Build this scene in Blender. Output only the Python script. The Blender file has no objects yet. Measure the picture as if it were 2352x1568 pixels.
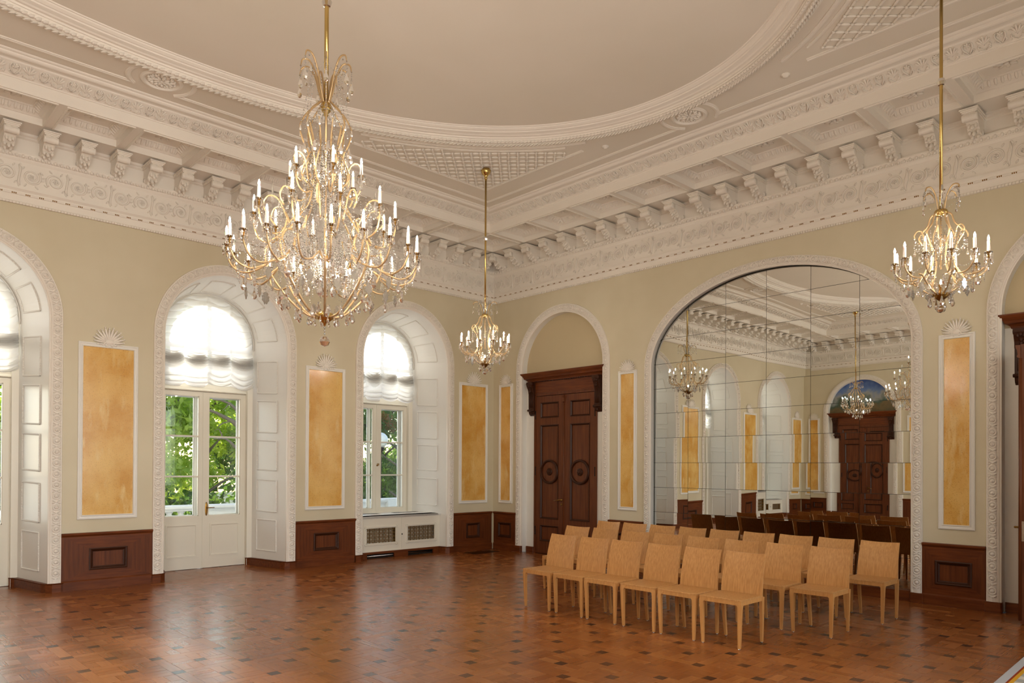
import bpy, math, random
import numpy as np
from math import pi, sin, cos, tan, sqrt, radians, atan2, hypot
from mathutils import Vector, Matrix

random.seed(7)
rng = np.random.default_rng(7)
C = bpy.context.scene.collection
sc = bpy.context.scene

# ------------------------------------------------------------------ camera
FPX, YAW, PITCH, ROLL, CY = 1676.2, radians(46.218), radians(.365), radians(.300), 1058.5
CAM = Vector((-10.226, -11.238, 1.72))
cF = Vector((cos(YAW)*cos(PITCH), sin(YAW)*cos(PITCH), sin(PITCH)))
cR0 = Vector((sin(YAW), -cos(YAW), 0))
cU0 = cR0.cross(cF)
cR = cos(ROLL)*cR0 + sin(ROLL)*cU0
cU = -sin(ROLL)*cR0 + cos(ROLL)*cU0
cam = bpy.data.cameras.new('camera')
cam.sensor_width = 36; cam.sensor_fit = 'HORIZONTAL'
cam.lens = FPX/2352*36
cam.shift_y = (CY-784)/2352
cam.clip_end = 400
camo = bpy.data.objects.new('camera', cam); C.objects.link(camo)
mw = Matrix((cR, cU, -cF)).transposed().to_4x4(); mw.translation = CAM
camo.matrix_world = mw
sc.camera = camo

def project(p):
    v = Vector(p)-CAM; w = v.dot(cF)
    if w < .2: return None
    return (1176+FPX*v.dot(cR)/w, CY-FPX*v.dot(cU)/w, w)

# ------------------------------------------------------------------ world, sun, lights, exposure
SUN_EL, SUN_AZ = 11.5, 8.0          # low sun from beyond the window wall (degrees; azimuth measured west of north)
wd = bpy.data.worlds.new('world'); sc.world = wd; wd.use_nodes = True
nt = wd.node_tree; nt.nodes.clear()
sky = nt.nodes.new('ShaderNodeTexSky'); sky.sky_type = 'NISHITA'; sky.sun_disc = False
sky.sun_elevation = radians(28); sky.sun_rotation = radians(-SUN_AZ); sky.air_density = 1.0; sky.dust_density = 1.5
bg = nt.nodes.new('ShaderNodeBackground'); bg.inputs[1].default_value = .42
wo = nt.nodes.new('ShaderNodeOutputWorld')
nt.links.new(sky.outputs[0], bg.inputs[0]); nt.links.new(bg.outputs[0], wo.inputs[0])
sl = bpy.data.lights.new('sun', 'SUN'); sl.energy = 8.0; sl.angle = radians(2.4); sl.color = (1, .93, .80)
so = bpy.data.objects.new('sun', sl); C.objects.link(so)
so.rotation_euler = Vector((sin(radians(SUN_AZ))*cos(radians(SUN_EL)), -cos(radians(SUN_AZ))*cos(radians(SUN_EL)), -sin(radians(SUN_EL)))).to_track_quat('-Z', 'Y').to_euler()

def area(name, loc, target, w, h, energy, col):
    l = bpy.data.lights.new(name, 'AREA'); l.shape = 'RECTANGLE'; l.size = w; l.size_y = h; l.energy = energy; l.color = col
    o = bpy.data.objects.new(name, l); C.objects.link(o); o.location = loc
    o.rotation_euler = (Vector(target)-Vector(loc)).to_track_quat('-Z', 'Y').to_euler()
    return o
# daylight arriving through the openings of the window wall (outside the glass) plus room fill added outside invented south-wall windows
for i, (x, e) in enumerate(((-12.31, 34), (-8.93, 34), (-5.555, 30), (-2.19, 30))):
    area('window_daylight', (x, 1.75, 2.5), (x, -2.5, 2.1), 1.4, 3.4, e, (.84, .91, 1))
for x, e in ((-12.2, 300), (-8.9, 230), (-5.6, 110), (-2.3, 40)):
    area('south_fill', (x, -12.5, 2.6), (x, -6, 2.6), 1.9, 3.2, e, (1, .965, .92))
sc.view_settings.view_transform = 'Standard'; sc.view_settings.look = 'None'
sc.view_settings.exposure = 0.0; sc.view_settings.gamma = 1.0; sc.view_settings.use_curve_mapping = False
BULB = 820.0
cy_ = sc.cycles
cy_.use_denoising = True; cy_.max_bounces = 8; cy_.diffuse_bounces = 4; cy_.glossy_bounces = 4
cy_.transmission_bounces = 6; cy_.transparent_max_bounces = 16; cy_.sample_clamp_indirect = 3.0
cy_.caustics_reflective = False; cy_.caustics_refractive = False; cy_.blur_glossy = .5

# ------------------------------------------------------------------ materials
def lin(r, g, b):
    f = lambda c: ((c/255+.055)/1.055)**2.4 if c > 10 else c/255/12.92
    return (f(r), f(g), f(b), 1)
def mat(name, col, rough=.6, metal=0, spec=.5, coat=0):
    m = bpy.data.materials.new(name); m.use_nodes = True
    p = m.node_tree.nodes['Principled BSDF']
    p.inputs['Base Color'].default_value = col; p.inputs['Roughness'].default_value = rough
    p.inputs['Metallic'].default_value = metal; p.inputs['Specular IOR Level'].default_value = spec
    if coat: p.inputs['Coat Weight'].default_value = coat; p.inputs['Coat Roughness'].default_value = .12
    m.diffuse_color = col
    return m
def N_(m, t, **kw):
    n = m.node_tree.nodes.new(t)
    for k, v in kw.items():
        if k in n.inputs: n.inputs[k].default_value = v
        else: setattr(n, k, v)
    return n
def L_(m, a, b): m.node_tree.links.new(a, b)
def P_(m): return m.node_tree.nodes['Principled BSDF']
def noise_col(m, c1, c2, scale=(1, 1, 1), nscale=3, detail=6, coord='Object', lo=.35, hi=.65, rough=.55):
    tc = N_(m, 'ShaderNodeTexCoord'); mp = N_(m, 'ShaderNodeMapping'); mp.inputs['Scale'].default_value = scale
    n = N_(m, 'ShaderNodeTexNoise', Scale=nscale, Detail=detail, Roughness=rough)
    cr = N_(m, 'ShaderNodeValToRGB'); e = cr.color_ramp.elements
    e[0].color = c1; e[0].position = lo; e[1].color = c2; e[1].position = hi
    L_(m, tc.outputs[coord], mp.inputs[0]); L_(m, mp.outputs[0], n.inputs['Vector']); L_(m, n.outputs['Fac'], cr.inputs[0])
    return cr, n, mp
def bump(m, src, strength=.2, dist=.01):
    b = N_(m, 'ShaderNodeBump', Strength=strength, Distance=dist); L_(m, src, b.inputs['Height']); L_(m, b.outputs[0], P_(m).inputs['Normal'])

M = {}
M['wall'] = mat('wall_paint', lin(214, 203, 176), .38, spec=.4)
cr, n, mp = noise_col(M['wall'], lin(210, 199, 171), lin(217, 207, 181), nscale=.9, detail=3); L_(M['wall'], cr.outputs[0], P_(M['wall']).inputs[0])
M['plaster'] = mat('white_plaster', lin(241, 234, 224), .5, spec=.3)
M['ceiling'] = mat('ceiling_paint', lin(232, 224, 211), .7, spec=.2)
cr, n, mp = noise_col(M['ceiling'], lin(230, 222, 208), lin(235, 227, 215), nscale=.6, detail=2); L_(M['ceiling'], cr.outputs[0], P_(M['ceiling']).inputs[0])
M['gloss'] = mat('white_gloss_paint', lin(236, 233, 226), .3, spec=.45)
M['frame'] = mat('cream_gloss_paint', lin(235, 229, 214), .3, spec=.45)
M['tymp'] = mat('tympanum_paint', lin(202, 186, 152), .55, spec=.3)
def wood(name, c1, c2, rough, grain=(40, 40, 2.2), detail=5, coat=0, coord='Object', spec=.4, vary=.0):
    m = mat(name, c1, rough, spec=spec, coat=coat)
    cr, n, mp = noise_col(m, c1, c2, scale=grain, nscale=1.0, detail=detail, coord=coord, lo=.3, hi=.72)
    out = cr.outputs[0]
    if vary:
        oi = N_(m, 'ShaderNodeObjectInfo'); mr = N_(m, 'ShaderNodeMapRange'); mr.inputs[3].default_value = 1-vary; mr.inputs[4].default_value = 1+vary
        hs = N_(m, 'ShaderNodeHueSaturation'); L_(m, oi.outputs['Random'], mr.inputs[0]); L_(m, mr.outputs[0], hs.inputs['Value']); L_(m, out, hs.inputs['Color']); out = hs.outputs[0]
        ad = N_(m, 'ShaderNodeVectorMath', operation='MULTIPLY_ADD'); tc = [x for x in m.node_tree.nodes if x.type == 'TEX_COORD'][0]
        mr2 = N_(m, 'ShaderNodeMath', operation='MULTIPLY'); mr2.inputs[1].default_value = 7; L_(m, oi.outputs['Random'], mr2.inputs[0])
        ad2 = N_(m, 'ShaderNodeVectorMath', operation='ADD'); L_(m, tc.outputs[coord], ad2.inputs[0]); L_(m, mr2.outputs[0], ad2.inputs[1]); L_(m, ad2.outputs[0], mp.inputs[0])
        m.node_tree.nodes.remove(ad)
    L_(m, out, P_(m).inputs[0]); bump(m, n.outputs['Fac'], .05, .002)
    return m
M['oakdark'] = wood('dark_oak', lin(84, 40, 16), lin(120, 62, 27), .42, (3, 30, 30), spec=.25)
M['oakdarkv'] = wood('dark_oak_upright', lin(80, 39, 17), lin(114, 60, 28), .42, (34, 34, 2), spec=.25)
M['doorwood'] = wood('door_oak', lin(84, 43, 22), lin(116, 64, 34), .4, (30, 30, 1.8), spec=.25)
M['doormould'] = mat('door_moulding_oak', lin(60, 30, 15), .4, spec=.25)
M['chair'] = wood('light_oak_veneer', lin(178, 126, 72), lin(202, 150, 92), .42, (70, 70, .7), 2, spec=.35, vary=.045)
M['chairleg'] = wood('light_oak_solid', lin(180, 126, 70), lin(200, 146, 86), .42, (50, 50, .8), 2, spec=.35, vary=.03)
M['steel'] = mat('steel', lin(190, 188, 182), .25, 1)
M['darkmetal'] = mat('dark_metal', lin(35, 30, 26), .4, .8)
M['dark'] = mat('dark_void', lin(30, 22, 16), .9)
M['brass'] = mat('brass', lin(206, 178, 112), .22, 1)
M['brassold'] = mat('aged_brass', lin(150, 112, 56), .3, 1)
M['gold'] = mat('gilt_tube', lin(196, 166, 124), .34, .55)
M['candle'] = mat('candle_sleeve', lin(244, 240, 230), .4)
P_(M['candle']).inputs['Subsurface Weight'].default_value = .1
M['marbleframe'] = M['gloss']
# yellow scagliola
m = mat('yellow_marble', lin(222, 168, 78), .22, spec=.5, coat=.25); M['marble'] = m
cr, n, mp = noise_col(m, lin(214, 158, 68), lin(234, 192, 112), scale=(1, 1, .8), nscale=2.4, detail=8, lo=.36, hi=.64, rough=.62)
tc = N_(m, 'ShaderNodeTexCoord'); mp2 = N_(m, 'ShaderNodeMapping'); mp2.inputs['Rotation'].default_value = (0, .8, 0); mp2.inputs['Scale'].default_value = (5, 5, 1.2)
oi = N_(m, 'ShaderNodeObjectInfo'); off = N_(m, 'ShaderNodeVectorMath', operation='MULTIPLY_ADD'); off.inputs[1].default_value = (1, 1, 1)
sc2 = N_(m, 'ShaderNodeMath', operation='MULTIPLY'); sc2.inputs[1].default_value = 30; L_(m, oi.outputs['Random'], sc2.inputs[0])
L_(m, tc.outputs['Object'], off.inputs[0]); L_(m, sc2.outputs[0], off.inputs[2]); L_(m, off.outputs[0], mp2.inputs[0]); L_(m, off.outputs[0], mp.inputs[0])
n2 = N_(m, 'ShaderNodeTexNoise', Scale=1.6, Detail=7, Roughness=.6); L_(m, mp2.outputs[0], n2.inputs['Vector'])
cr2 = N_(m, 'ShaderNodeValToRGB'); cr2.color_ramp.elements[0].position = .54; cr2.color_ramp.elements[1].position = .72; L_(m, n2.outputs['Fac'], cr2.inputs[0])
mx = N_(m, 'ShaderNodeMixRGB'); mx.inputs[2].default_value = lin(238, 208, 142); L_(m, cr2.outputs[0], mx.inputs[0]); L_(m, cr.outputs[0], mx.inputs[1])
n3 = N_(m, 'ShaderNodeTexNoise', Scale=90, Detail=3); L_(m, off.outputs[0], n3.inputs['Vector'])
cr3 = N_(m, 'ShaderNodeValToRGB'); cr3.color_ramp.elements[0].position = .30; cr3.color_ramp.elements[1].position = .42; cr3.color_ramp.elements[0].color = (.52, .36, .18, 1); L_(m, n3.outputs['Fac'], cr3.inputs[0])
mx2 = N_(m, 'ShaderNodeMixRGB', blend_type='MULTIPLY'); mx2.inputs[0].default_value = .55; L_(m, mx.outputs[0], mx2.inputs[1]); L_(m, cr3.outputs[0], mx2.inputs[2])
L_(m, mx2.outputs[0], P_(m).inputs[0])
# parquet: attribute 'tint' r = random tone, g = grain along y, b = dark end-block
m = mat('oak_parquet', lin(150, 92, 46), .24, spec=.5); M['parquet'] = m
at = N_(m, 'ShaderNodeAttribute', attribute_name='tint'); sp = N_(m, 'ShaderNodeSeparateColor'); L_(m, at.outputs['Color'], sp.inputs[0])
geo = N_(m, 'ShaderNodeNewGeometry')
def grain(scale):
    mp = N_(m, 'ShaderNodeMapping'); mp.inputs['Scale'].default_value = scale
    n = N_(m, 'ShaderNodeTexNoise', Scale=1, Detail=4, Roughness=.6, noise_dimensions='4D')
    ml = N_(m, 'ShaderNodeMath', operation='MULTIPLY'); ml.inputs[1].default_value = 60; L_(m, sp.outputs[0], ml.inputs[0]); L_(m, ml.outputs[0], n.inputs['W'])
    L_(m, geo.outputs['Position'], mp.inputs[0]); L_(m, mp.outputs[0], n.inputs['Vector']); return n
ga, gb = grain((5, 90, 1)), grain((90, 5, 1))
mxg = N_(m, 'ShaderNodeMixRGB'); L_(m, sp.outputs[1], mxg.inputs[0]); L_(m, ga.outputs['Fac'], mxg.inputs[1]); L_(m, gb.outputs['Fac'], mxg.inputs[2])
tone = N_(m, 'ShaderNodeValToRGB'); e = tone.color_ramp.elements
e[0].color = lin(128, 70, 30); e[0].position = 0; e[1].color = lin(170, 108, 52); e[1].position = 1
e3 = tone.color_ramp.elements.new(.5); e3.color = lin(148, 86, 40)
L_(m, sp.outputs[0], tone.inputs[0])
gr = N_(m, 'ShaderNodeMapRange'); gr.inputs[1].default_value = .25; gr.inputs[2].default_value = .75; gr.inputs[3].default_value = .74; gr.inputs[4].default_value = 1.16
L_(m, mxg.outputs[0], gr.inputs[0])
mm = N_(m, 'ShaderNodeMixRGB', blend_type='MULTIPLY'); mm.inputs[0].default_value = 1; L_(m, tone.outputs[0], mm.inputs[1]); L_(m, gr.outputs[0], mm.inputs[2])
dk = N_(m, 'ShaderNodeMixRGB'); dk.inputs[2].default_value = lin(52, 27, 17); L_(m, sp.outputs[2], dk.inputs[0]); L_(m, mm.outputs[0], dk.inputs[1])
L_(m, dk.outputs[0], P_(m).inputs[0]); bump(m, mxg.outputs[0], .10, .002)
rr = N_(m, 'ShaderNodeMapRange'); rr.inputs[3].default_value = .20; rr.inputs[4].default_value = .34; L_(m, sp.outputs[0], rr.inputs[0]); L_(m, rr.outputs[0], P_(m).inputs['Roughness'])
# mirror
M['mirror'] = mat('mirror_silver', (.80, .82, .79, 1), .0, 1)
# glass pane: mostly clear with a clear-coat reflection
def glassy(name, tint, refl, rough=0.0, diffuse=0.0):
    m = bpy.data.materials.new(name); m.use_nodes = True; t = m.node_tree; t.nodes.clear()
    o = t.nodes.new('ShaderNodeOutputMaterial'); tr = t.nodes.new('ShaderNodeBsdfTransparent'); tr.inputs[0].default_value = tint
    gl = t.nodes.new('ShaderNodeBsdfGlossy'); gl.inputs['Roughness'].default_value = rough; gl.inputs[0].default_value = (1, 1, 1, 1)
    fr = t.nodes.new('ShaderNodeLayerWeight'); fr.inputs[0].default_value = refl
    mx = t.nodes.new('ShaderNodeMixShader'); t.links.new(fr.outputs['Fresnel'], mx.inputs[0]); t.links.new(tr.outputs[0], mx.inputs[1]); t.links.new(gl.outputs[0], mx.inputs[2])
    last = mx
    if diffuse:
        df = t.nodes.new('ShaderNodeBsdfTranslucent'); df.inputs[0].default_value = (1, .96, .9, 1)
        m2 = t.nodes.new('ShaderNodeMixShader'); m2.inputs[0].default_value = diffuse; t.links.new(mx.outputs[0], m2.inputs[1]); t.links.new(df.outputs[0], m2.inputs[2]); last = m2
    t.links.new(last.outputs[0], o.inputs[0]); m.diffuse_color = (.8, .9, .95, .3)
    return m
M['glass'] = glassy('window_glass', (.97, .985, .98, 1), .22)
M['crystal'] = glassy('cut_crystal', (.97, .965, .95, 1), .72, .07, .14)
M['bulbglass'] = glassy('bulb_glass', (1, 1, 1, 1), .3)
# translucent ruched silk
m = bpy.data.materials.new('white_sheer_silk'); m.use_nodes = True; t = m.node_tree; t.nodes.clear(); M['silk'] = m
o = t.nodes.new('ShaderNodeOutputMaterial'); d = t.nodes.new('ShaderNodeBsdfDiffuse'); d.inputs[0].default_value = lin(246, 244, 238)
tl = t.nodes.new('ShaderNodeBsdfTranslucent'); tl.inputs[0].default_value = lin(247, 247, 247); tp = t.nodes.new('ShaderNodeBsdfTransparent')
a = t.nodes.new('ShaderNodeMixShader'); a.inputs[0].default_value = .5; b = t.nodes.new('ShaderNodeMixShader'); b.inputs[0].default_value = .06
t.links.new(d.outputs[0], a.inputs[1]); t.links.new(tl.outputs[0], a.inputs[2]); t.links.new(a.outputs[0], b.inputs[1]); t.links.new(tp.outputs[0], b.inputs[2]); t.links.new(b.outputs[0], o.inputs[0])
m = bpy.data.materials.new('lit_filament'); m.use_nodes = True; t = m.node_tree; t.nodes.clear(); M['bulb'] = m
o = t.nodes.new('ShaderNodeOutputMaterial'); em = t.nodes.new('ShaderNodeEmission'); em.inputs[0].default_value = (1, .87, .69, 1); em.inputs[1].default_value = BULB; t.links.new(em.outputs[0], o.inputs[0])
# leaves
def leafmat(name, c1, c2):
    m = mat(name, c1, .5); t = m.node_tree
    cr, n, mp = noise_col(m, c1, c2, nscale=.8, detail=4); L_(m, cr.outputs[0], P_(m).inputs[0])
    tl = N_(m, 'ShaderNodeBsdfTranslucent'); mx = N_(m, 'ShaderNodeMixShader'); mx.inputs[0].default_value = .5
    hs = N_(m, 'ShaderNodeHueSaturation', Value=1.5, Saturation=1.1); L_(m, cr.outputs[0], hs.inputs['Color']); L_(m, hs.outputs[0], tl.inputs[0])
    out = [x for x in t.nodes if x.type == 'OUTPUT_MATERIAL'][0]
    L_(m, P_(m).outputs[0], mx.inputs[1]); L_(m, tl.outputs[0], mx.inputs[2]); L_(m, mx.outputs[0], out.inputs[0]); return m
M['leaf'] = leafmat('sunlit_leaves', lin(140, 168, 56), lin(206, 216, 110))
M['leafdark'] = leafmat('dark_leaves', lin(62, 96, 48), lin(120, 142, 72))
M['leafred'] = leafmat('reddish_leaves', lin(150, 90, 66), lin(120, 120, 60))
M['bark'] = mat('bark', lin(120, 108, 92), .9)
M['stone'] = mat('pale_stone', lin(216, 214, 208), .8)
M['globe'] = mat('opal_globe', lin(246, 243, 232), .3)
M['lawn'] = mat('lawn', lin(70, 92, 44), .95)
# rug
m = mat('rug_wool', lin(190, 186, 176), .95, spec=.1); M['rug'] = m
M['rugred'] = mat('rug_red_stripe', lin(150, 62, 30), .95, spec=.1); M['rugyellow'] = mat('rug_yellow_stripe', lin(214, 158, 46), .95, spec=.1)
M['ruggrey'] = mat('rug_grey_border', lin(186, 186, 186), .95, spec=.1)
tc = N_(m, 'ShaderNodeTexCoord'); w = N_(m, 'ShaderNodeTexWave', Scale=1.5, Distortion=.4); w.bands_direction = 'X'; crr = N_(m, 'ShaderNodeValToRGB')
crr.color_ramp.elements[0].color = lin(168, 166, 158); crr.color_ramp.elements[1].color = lin(212, 204, 186); crr.color_ramp.elements[0].position = .4; crr.color_ramp.elements[1].position = .6
L_(m, tc.outputs['Object'], w.inputs['Vector']); L_(m, w.outputs['Fac'], crr.inputs[0]); L_(m, crr.outputs[0], P_(m).inputs[0])
# lunette painting (soft landscape of sky and foliage)
m = mat('painted_lunette', lin(90, 100, 90), .5); M['lunette'] = m
tc = N_(m, 'ShaderNodeTexCoord'); sx = N_(m, 'ShaderNodeSeparateXYZ'); L_(m, tc.outputs['Object'], sx.inputs[0])
nn = N_(m, 'ShaderNodeTexNoise', Scale=3.2, Detail=5); L_(m, tc.outputs['Object'], nn.inputs['Vector'])
ad = N_(m, 'ShaderNodeMath', operation='MULTIPLY_ADD'); ad.inputs[1].default_value = .9; L_(m, nn.outputs['Fac'], ad.inputs[0]); L_(m, sx.outputs['Z'], ad.inputs[2])
crr = N_(m, 'ShaderNodeValToRGB'); mr = N_(m, 'ShaderNodeMapRange'); mr.inputs[1].default_value = 3.85; mr.inputs[2].default_value = 5.0
L_(m, ad.outputs[0], mr.inputs[0]); L_(m, mr.outputs[0], crr.inputs[0]); e = crr.color_ramp.elements
e[0].color = lin(66, 66, 40); e[1].color = lin(54, 84, 150)
for pos, c in ((.25, (112, 92, 56)), (.42, (58, 84, 70)), (.6, (150, 152, 150)), (.75, (98, 124, 170))):
    q = e.new(pos); q.color = lin(*c)
L_(m, crr.outputs[0], P_(m).inputs[0])

# ------------------------------------------------------------------ mesh builder
class MB:
    def __init__(s): s.v = []; s.f = []; s.sm = []
    def add(s, vs, fs, smooth=False):
        k = len(s.v); s.v += [tuple(p) for p in vs]; s.f += [tuple(i+k for i in f) for f in fs]; s.sm += [smooth]*len(fs)
    def box(s, x0, x1, y0, y1, z0, z1, bottom=True, bev=0):
        if bev:
            b = bev
            vs = [(x0, y0, z0), (x1, y0, z0), (x1, y1, z0), (x0, y1, z0), (x0, y0, z1-b), (x1, y0, z1-b), (x1, y1, z1-b), (x0, y1, z1-b), (x0+b, y0+b, z1), (x1-b, y0+b, z1), (x1-b, y1-b, z1), (x0+b, y1-b, z1)]
            fs = [(0, 1, 5, 4), (1, 2, 6, 5), (2, 3, 7, 6), (3, 0, 4, 7), (4, 5, 9, 8), (5, 6, 10, 9), (6, 7, 11, 10), (7, 4, 8, 11), (8, 9, 10, 11)]
            if bottom: fs.append((3, 2, 1, 0))
        else:
            vs = [(x0, y0, z0), (x1, y0, z0), (x1, y1, z0), (x0, y1, z0), (x0, y0, z1), (x1, y0, z1), (x1, y1, z1), (x0, y1, z1)]
            fs = [(4, 5, 6, 7), (0, 1, 5, 4), (1, 2, 6, 5), (2, 3, 7, 6), (3, 0, 4, 7)]
            if bottom: fs.append((3, 2, 1, 0))
        s.add(vs, fs)
    def quad(s, a, b, c, d): s.add([a, b, c, d], [(0, 1, 2, 3)])
    def grid(s, rows, closed_u=False, closed_v=False, smooth=True):
        nr, nc = len(rows), len(rows[0]); vs = [p for r in rows for p in r]; fs = []
        for i in range(nr if closed_v else nr-1):
            for j in range(nc if closed_u else nc-1):
                i2, j2 = (i+1) % nr, (j+1) % nc
                fs.append((i*nc+j, i*nc+j2, i2*nc+j2, i2*nc+j))
        s.add(vs, fs, smooth)
    def tube(s, pts, r, n=6, smooth=True, caps=True):
        pts = [Vector(p) for p in pts]; m = len(pts); rows = []
        rs = r if isinstance(r, (list, tuple)) else [r]*m
        up = Vector((0, 0, 1)); t0 = (pts[1]-pts[0]).normalized()
        if abs(t0.z) > .9: up = Vector((1, 0, 0))
        a = t0.cross(up).normalized()
        for i in range(m):
            t = (pts[min(i+1, m-1)]-pts[max(i-1, 0)]).normalized()
            a = (a - t*a.dot(t)); a = a.normalized() if a.length > 1e-6 else t.orthogonal().normalized(); b = t.cross(a)
            rows.append([pts[i]+rs[i]*(cos(2*pi*k/n)*a+sin(2*pi*k/n)*b) for k in range(n)])
        k0 = len(s.v); s.grid(rows, closed_u=True, smooth=smooth)
        if caps:
            s.f += [tuple(k0+i for i in range(n))[::-1], tuple(k0+(m-1)*n+i for i in range(n))]; s.sm += [False, False]
    def lathe(s, prof, n=12, c=(0, 0, 0), smooth=True, axis='z', arc=2*pi):
        rows = []
        for (r, z) in prof:
            if axis == 'z': rows.append([(c[0]+r*cos(2*pi*k/n), c[1]+r*sin(2*pi*k/n), c[2]+z) for k in range(n)])
            elif axis == 'y': rows.append([(c[0]+r*cos(2*pi*k/n), c[1]+z, c[2]+r*sin(2*pi*k/n)) for k in range(n)])
            else: rows.append([(c[0]+z, c[1]+r*cos(2*pi*k/n), c[2]+r*sin(2*pi*k/n)) for k in range(n)])
        s.grid(rows, closed_u=True, smooth=smooth)
    def ell(s, c, ax, nu=6, nv=4, smooth=True):
        """ellipsoid with three axis vectors"""
        c = Vector(c); A = [Vector(a) for a in ax]; rows = []
        for i in range(1, nv):
            th = pi*i/nv
            rows.append([c+A[2]*cos(th)+sin(th)*(A[0]*cos(2*pi*k/nu)+A[1]*sin(2*pi*k/nu)) for k in range(nu)])
        k0 = len(s.v); s.grid(rows, closed_u=True, smooth=smooth)
        t = len(s.v); s.v += [tuple(c+A[2]), tuple(c-A[2])]; e = k0+(nv-2)*nu
        for k in range(nu):
            s.f += [(t, k0+(k+1) % nu, k0+k), (t+1, e+k, e+(k+1) % nu)]; s.sm += [smooth, smooth]
    def poly_extrude(s, pts2, x0, x1, axis='x'):
        """2-D outline (a,b) extruded along an axis"""
        n = len(pts2)
        f = {'x': lambda t, a, b: (t, a, b), 'y': lambda t, a, b: (a, t, b), 'z': lambda t, a, b: (a, b, t)}[axis]
        vs = [f(x0, *p) for p in pts2]+[f(x1, *p) for p in pts2]
        s.add(vs, [(i, (i+1) % n, n+(i+1) % n, n+i) for i in range(n)]+[tuple(range(n))[::-1], tuple(range(n, 2*n))])
    def xf(s, mtx, other):
        k = len(s.v); s.v += [tuple(mtx @ Vector(p)) for p in other.v]; s.f += [tuple(i+k for i in f) for f in other.f]; s.sm += other.sm
    def mesh(s, name, m):
        me = bpy.data.meshes.new(name); me.from_pydata(s.v, [], s.f); me.polygons.foreach_set('use_smooth', s.sm); me.update()
        if m: me.materials.append(m)
        return me
    def build(s, name, m, parent=None, loc=(0, 0, 0), rz=0):
        return obj(name, s.mesh(name, m), parent, loc, rz)

def obj(name, me, parent=None, loc=(0, 0, 0), rz=0):
    o = bpy.data.objects.new(name, me); C.objects.link(o); o.location = loc; o.rotation_euler = (0, 0, rz)
    if parent: o.parent = parent
    return o
def empty(name, loc=(0, 0, 0), rz=0, parent=None):
    o = obj(name, None, parent, loc, rz); o.empty_display_size = .05; return o
def thing(o, label, cat, group=None):
    o['label'] = label; o['category'] = cat
    if group: o['group'] = group
    return o
def struct(o): o['kind'] = 'structure'; return o
def stuff(o): o['kind'] = 'stuff'; return o
def copy_tree(o, parent=None):
    c = o.copy(); C.objects.link(c)
    if parent: c.parent = parent; c.matrix_parent_inverse = o.matrix_parent_inverse
    for ch in list(o.children): copy_tree(ch, c)
    return c

# wall frames: local x along the wall, local y out into the room, local z up
LX, LY = 14.5, 11.92
CX, CYR = -7.25, -5.96
def frame(side, u, v=0, w=0):
    if side == 'N': return (u, -v, w), pi
    if side == 'E': return (-v, u, w), pi/2
    if side == 'W': return (-LX+v, u, w), -pi/2
    return (u, -LY+v, w), 0
ROT = {'N': pi, 'E': pi/2, 'W': -pi/2, 'S': 0}
def WP(side, u, v, w):
    return frame(side, u, v, w)[0]
def arch_pts(a, zs, b, z0, n=40, nstr=1):
    """outline from the left foot over the crown to the right foot: (x, z, nx, nz, s)"""
    out = []
    for i in range(nstr): out.append((-a, z0+(zs-z0)*i/nstr, -1, 0))
    for i in range(n+1):
        t = pi-pi*i/n; x, z = a*cos(t), zs+b*sin(t)
        nx, nz = cos(t)/a, sin(t)/b; l = hypot(nx, nz); out.append((x, z, nx/l, nz/l))
    for i in range(nstr): out.append((a, zs+(z0-zs)*(i+1)/nstr, 1, 0))
    res = []; s = 0
    for i, p in enumerate(out):
        if i: s += hypot(p[0]-out[i-1][0], p[1]-out[i-1][1])
        res.append(p+(s,))
    return res
def path_at(P, s):
    for i in range(1, len(P)):
        if P[i][4] >= s or i == len(P)-1:
            t = (s-P[i-1][4])/max(1e-9, P[i][4]-P[i-1][4])
            q = [P[i-1][k]*(1-t)+P[i][k]*t for k in range(4)]; l = hypot(q[2], q[3]); return q[0], q[1], q[2]/l, q[3]/l

def wall_mesh(side, v, u0, u1, top, openings, m, name, z_lo=0):
    mb = MB(); W = lambda u, w: WP(side, u, v, w)
    us = u0
    for (uc, a, zs, b, z0) in sorted(openings):
        mb.quad(W(us, z_lo), W(uc-a, z_lo), W(uc-a, top), W(us, top)); us = uc+a
        P = arch_pts(a, zs, b, z0)
        if z0 > z_lo: mb.quad(W(uc-a, z_lo), W(uc+a, z_lo), W(uc+a, z0), W(uc-a, z0))
        for p, q in zip(P, P[1:]):
            if abs(p[0]-q[0]) > 1e-6: mb.quad(W(uc+p[0], p[1]), W(uc+q[0], q[1]), W(uc+q[0], top), W(uc+p[0], top))
    mb.quad(W(us, z_lo), W(u1, z_lo), W(u1, top), W(us, top))
    o = mb.build(name, m); return struct(o)

# openings: (centre, half width, spring height, rise, foot)
NOPEN = [(-12.31, 1.0, 3.65, 1.0, 0), (-8.93, 1.0, 3.65, 1.0, 0), (-5.555, 1.0, 3.65, 1.0, 0), (-2.19, 1.0, 3.65, 1.0, 0)]
DOORC = (-1.89, -10.03)
EOPEN = [(DOORC[0], 1.03, 3.60, 1.03, 0), (-5.99, 2.02, 3.378, 1.30, .13), (DOORC[1], 1.03, 3.60, 1.03, 0)]
WOPEN = [(DOORC[0], 1.03, 3.60, 1.03, 0)]
SOPEN = [(x, .95, 3.3, .95, .6) for x in (-12.2, -8.9, -5.6, -2.3)]  # invented openings, out of view, for the added fill light
TOPZ = 6.3
wall_n = wall_mesh('N', 0, -LX, 0, TOPZ, NOPEN, M['wall'], 'wall_north')
wall_e = wall_mesh('E', 0, -LY, 0, TOPZ, EOPEN, M['wall'], 'wall_east')
wall_w = wall_mesh('W', 0, -LY, 0, TOPZ, WOPEN, M['wall'], 'wall_west')
wall_s = wall_mesh('S', 0, -LX, 0, TOPZ, SOPEN, M['wall'], 'wall_south')
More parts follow.
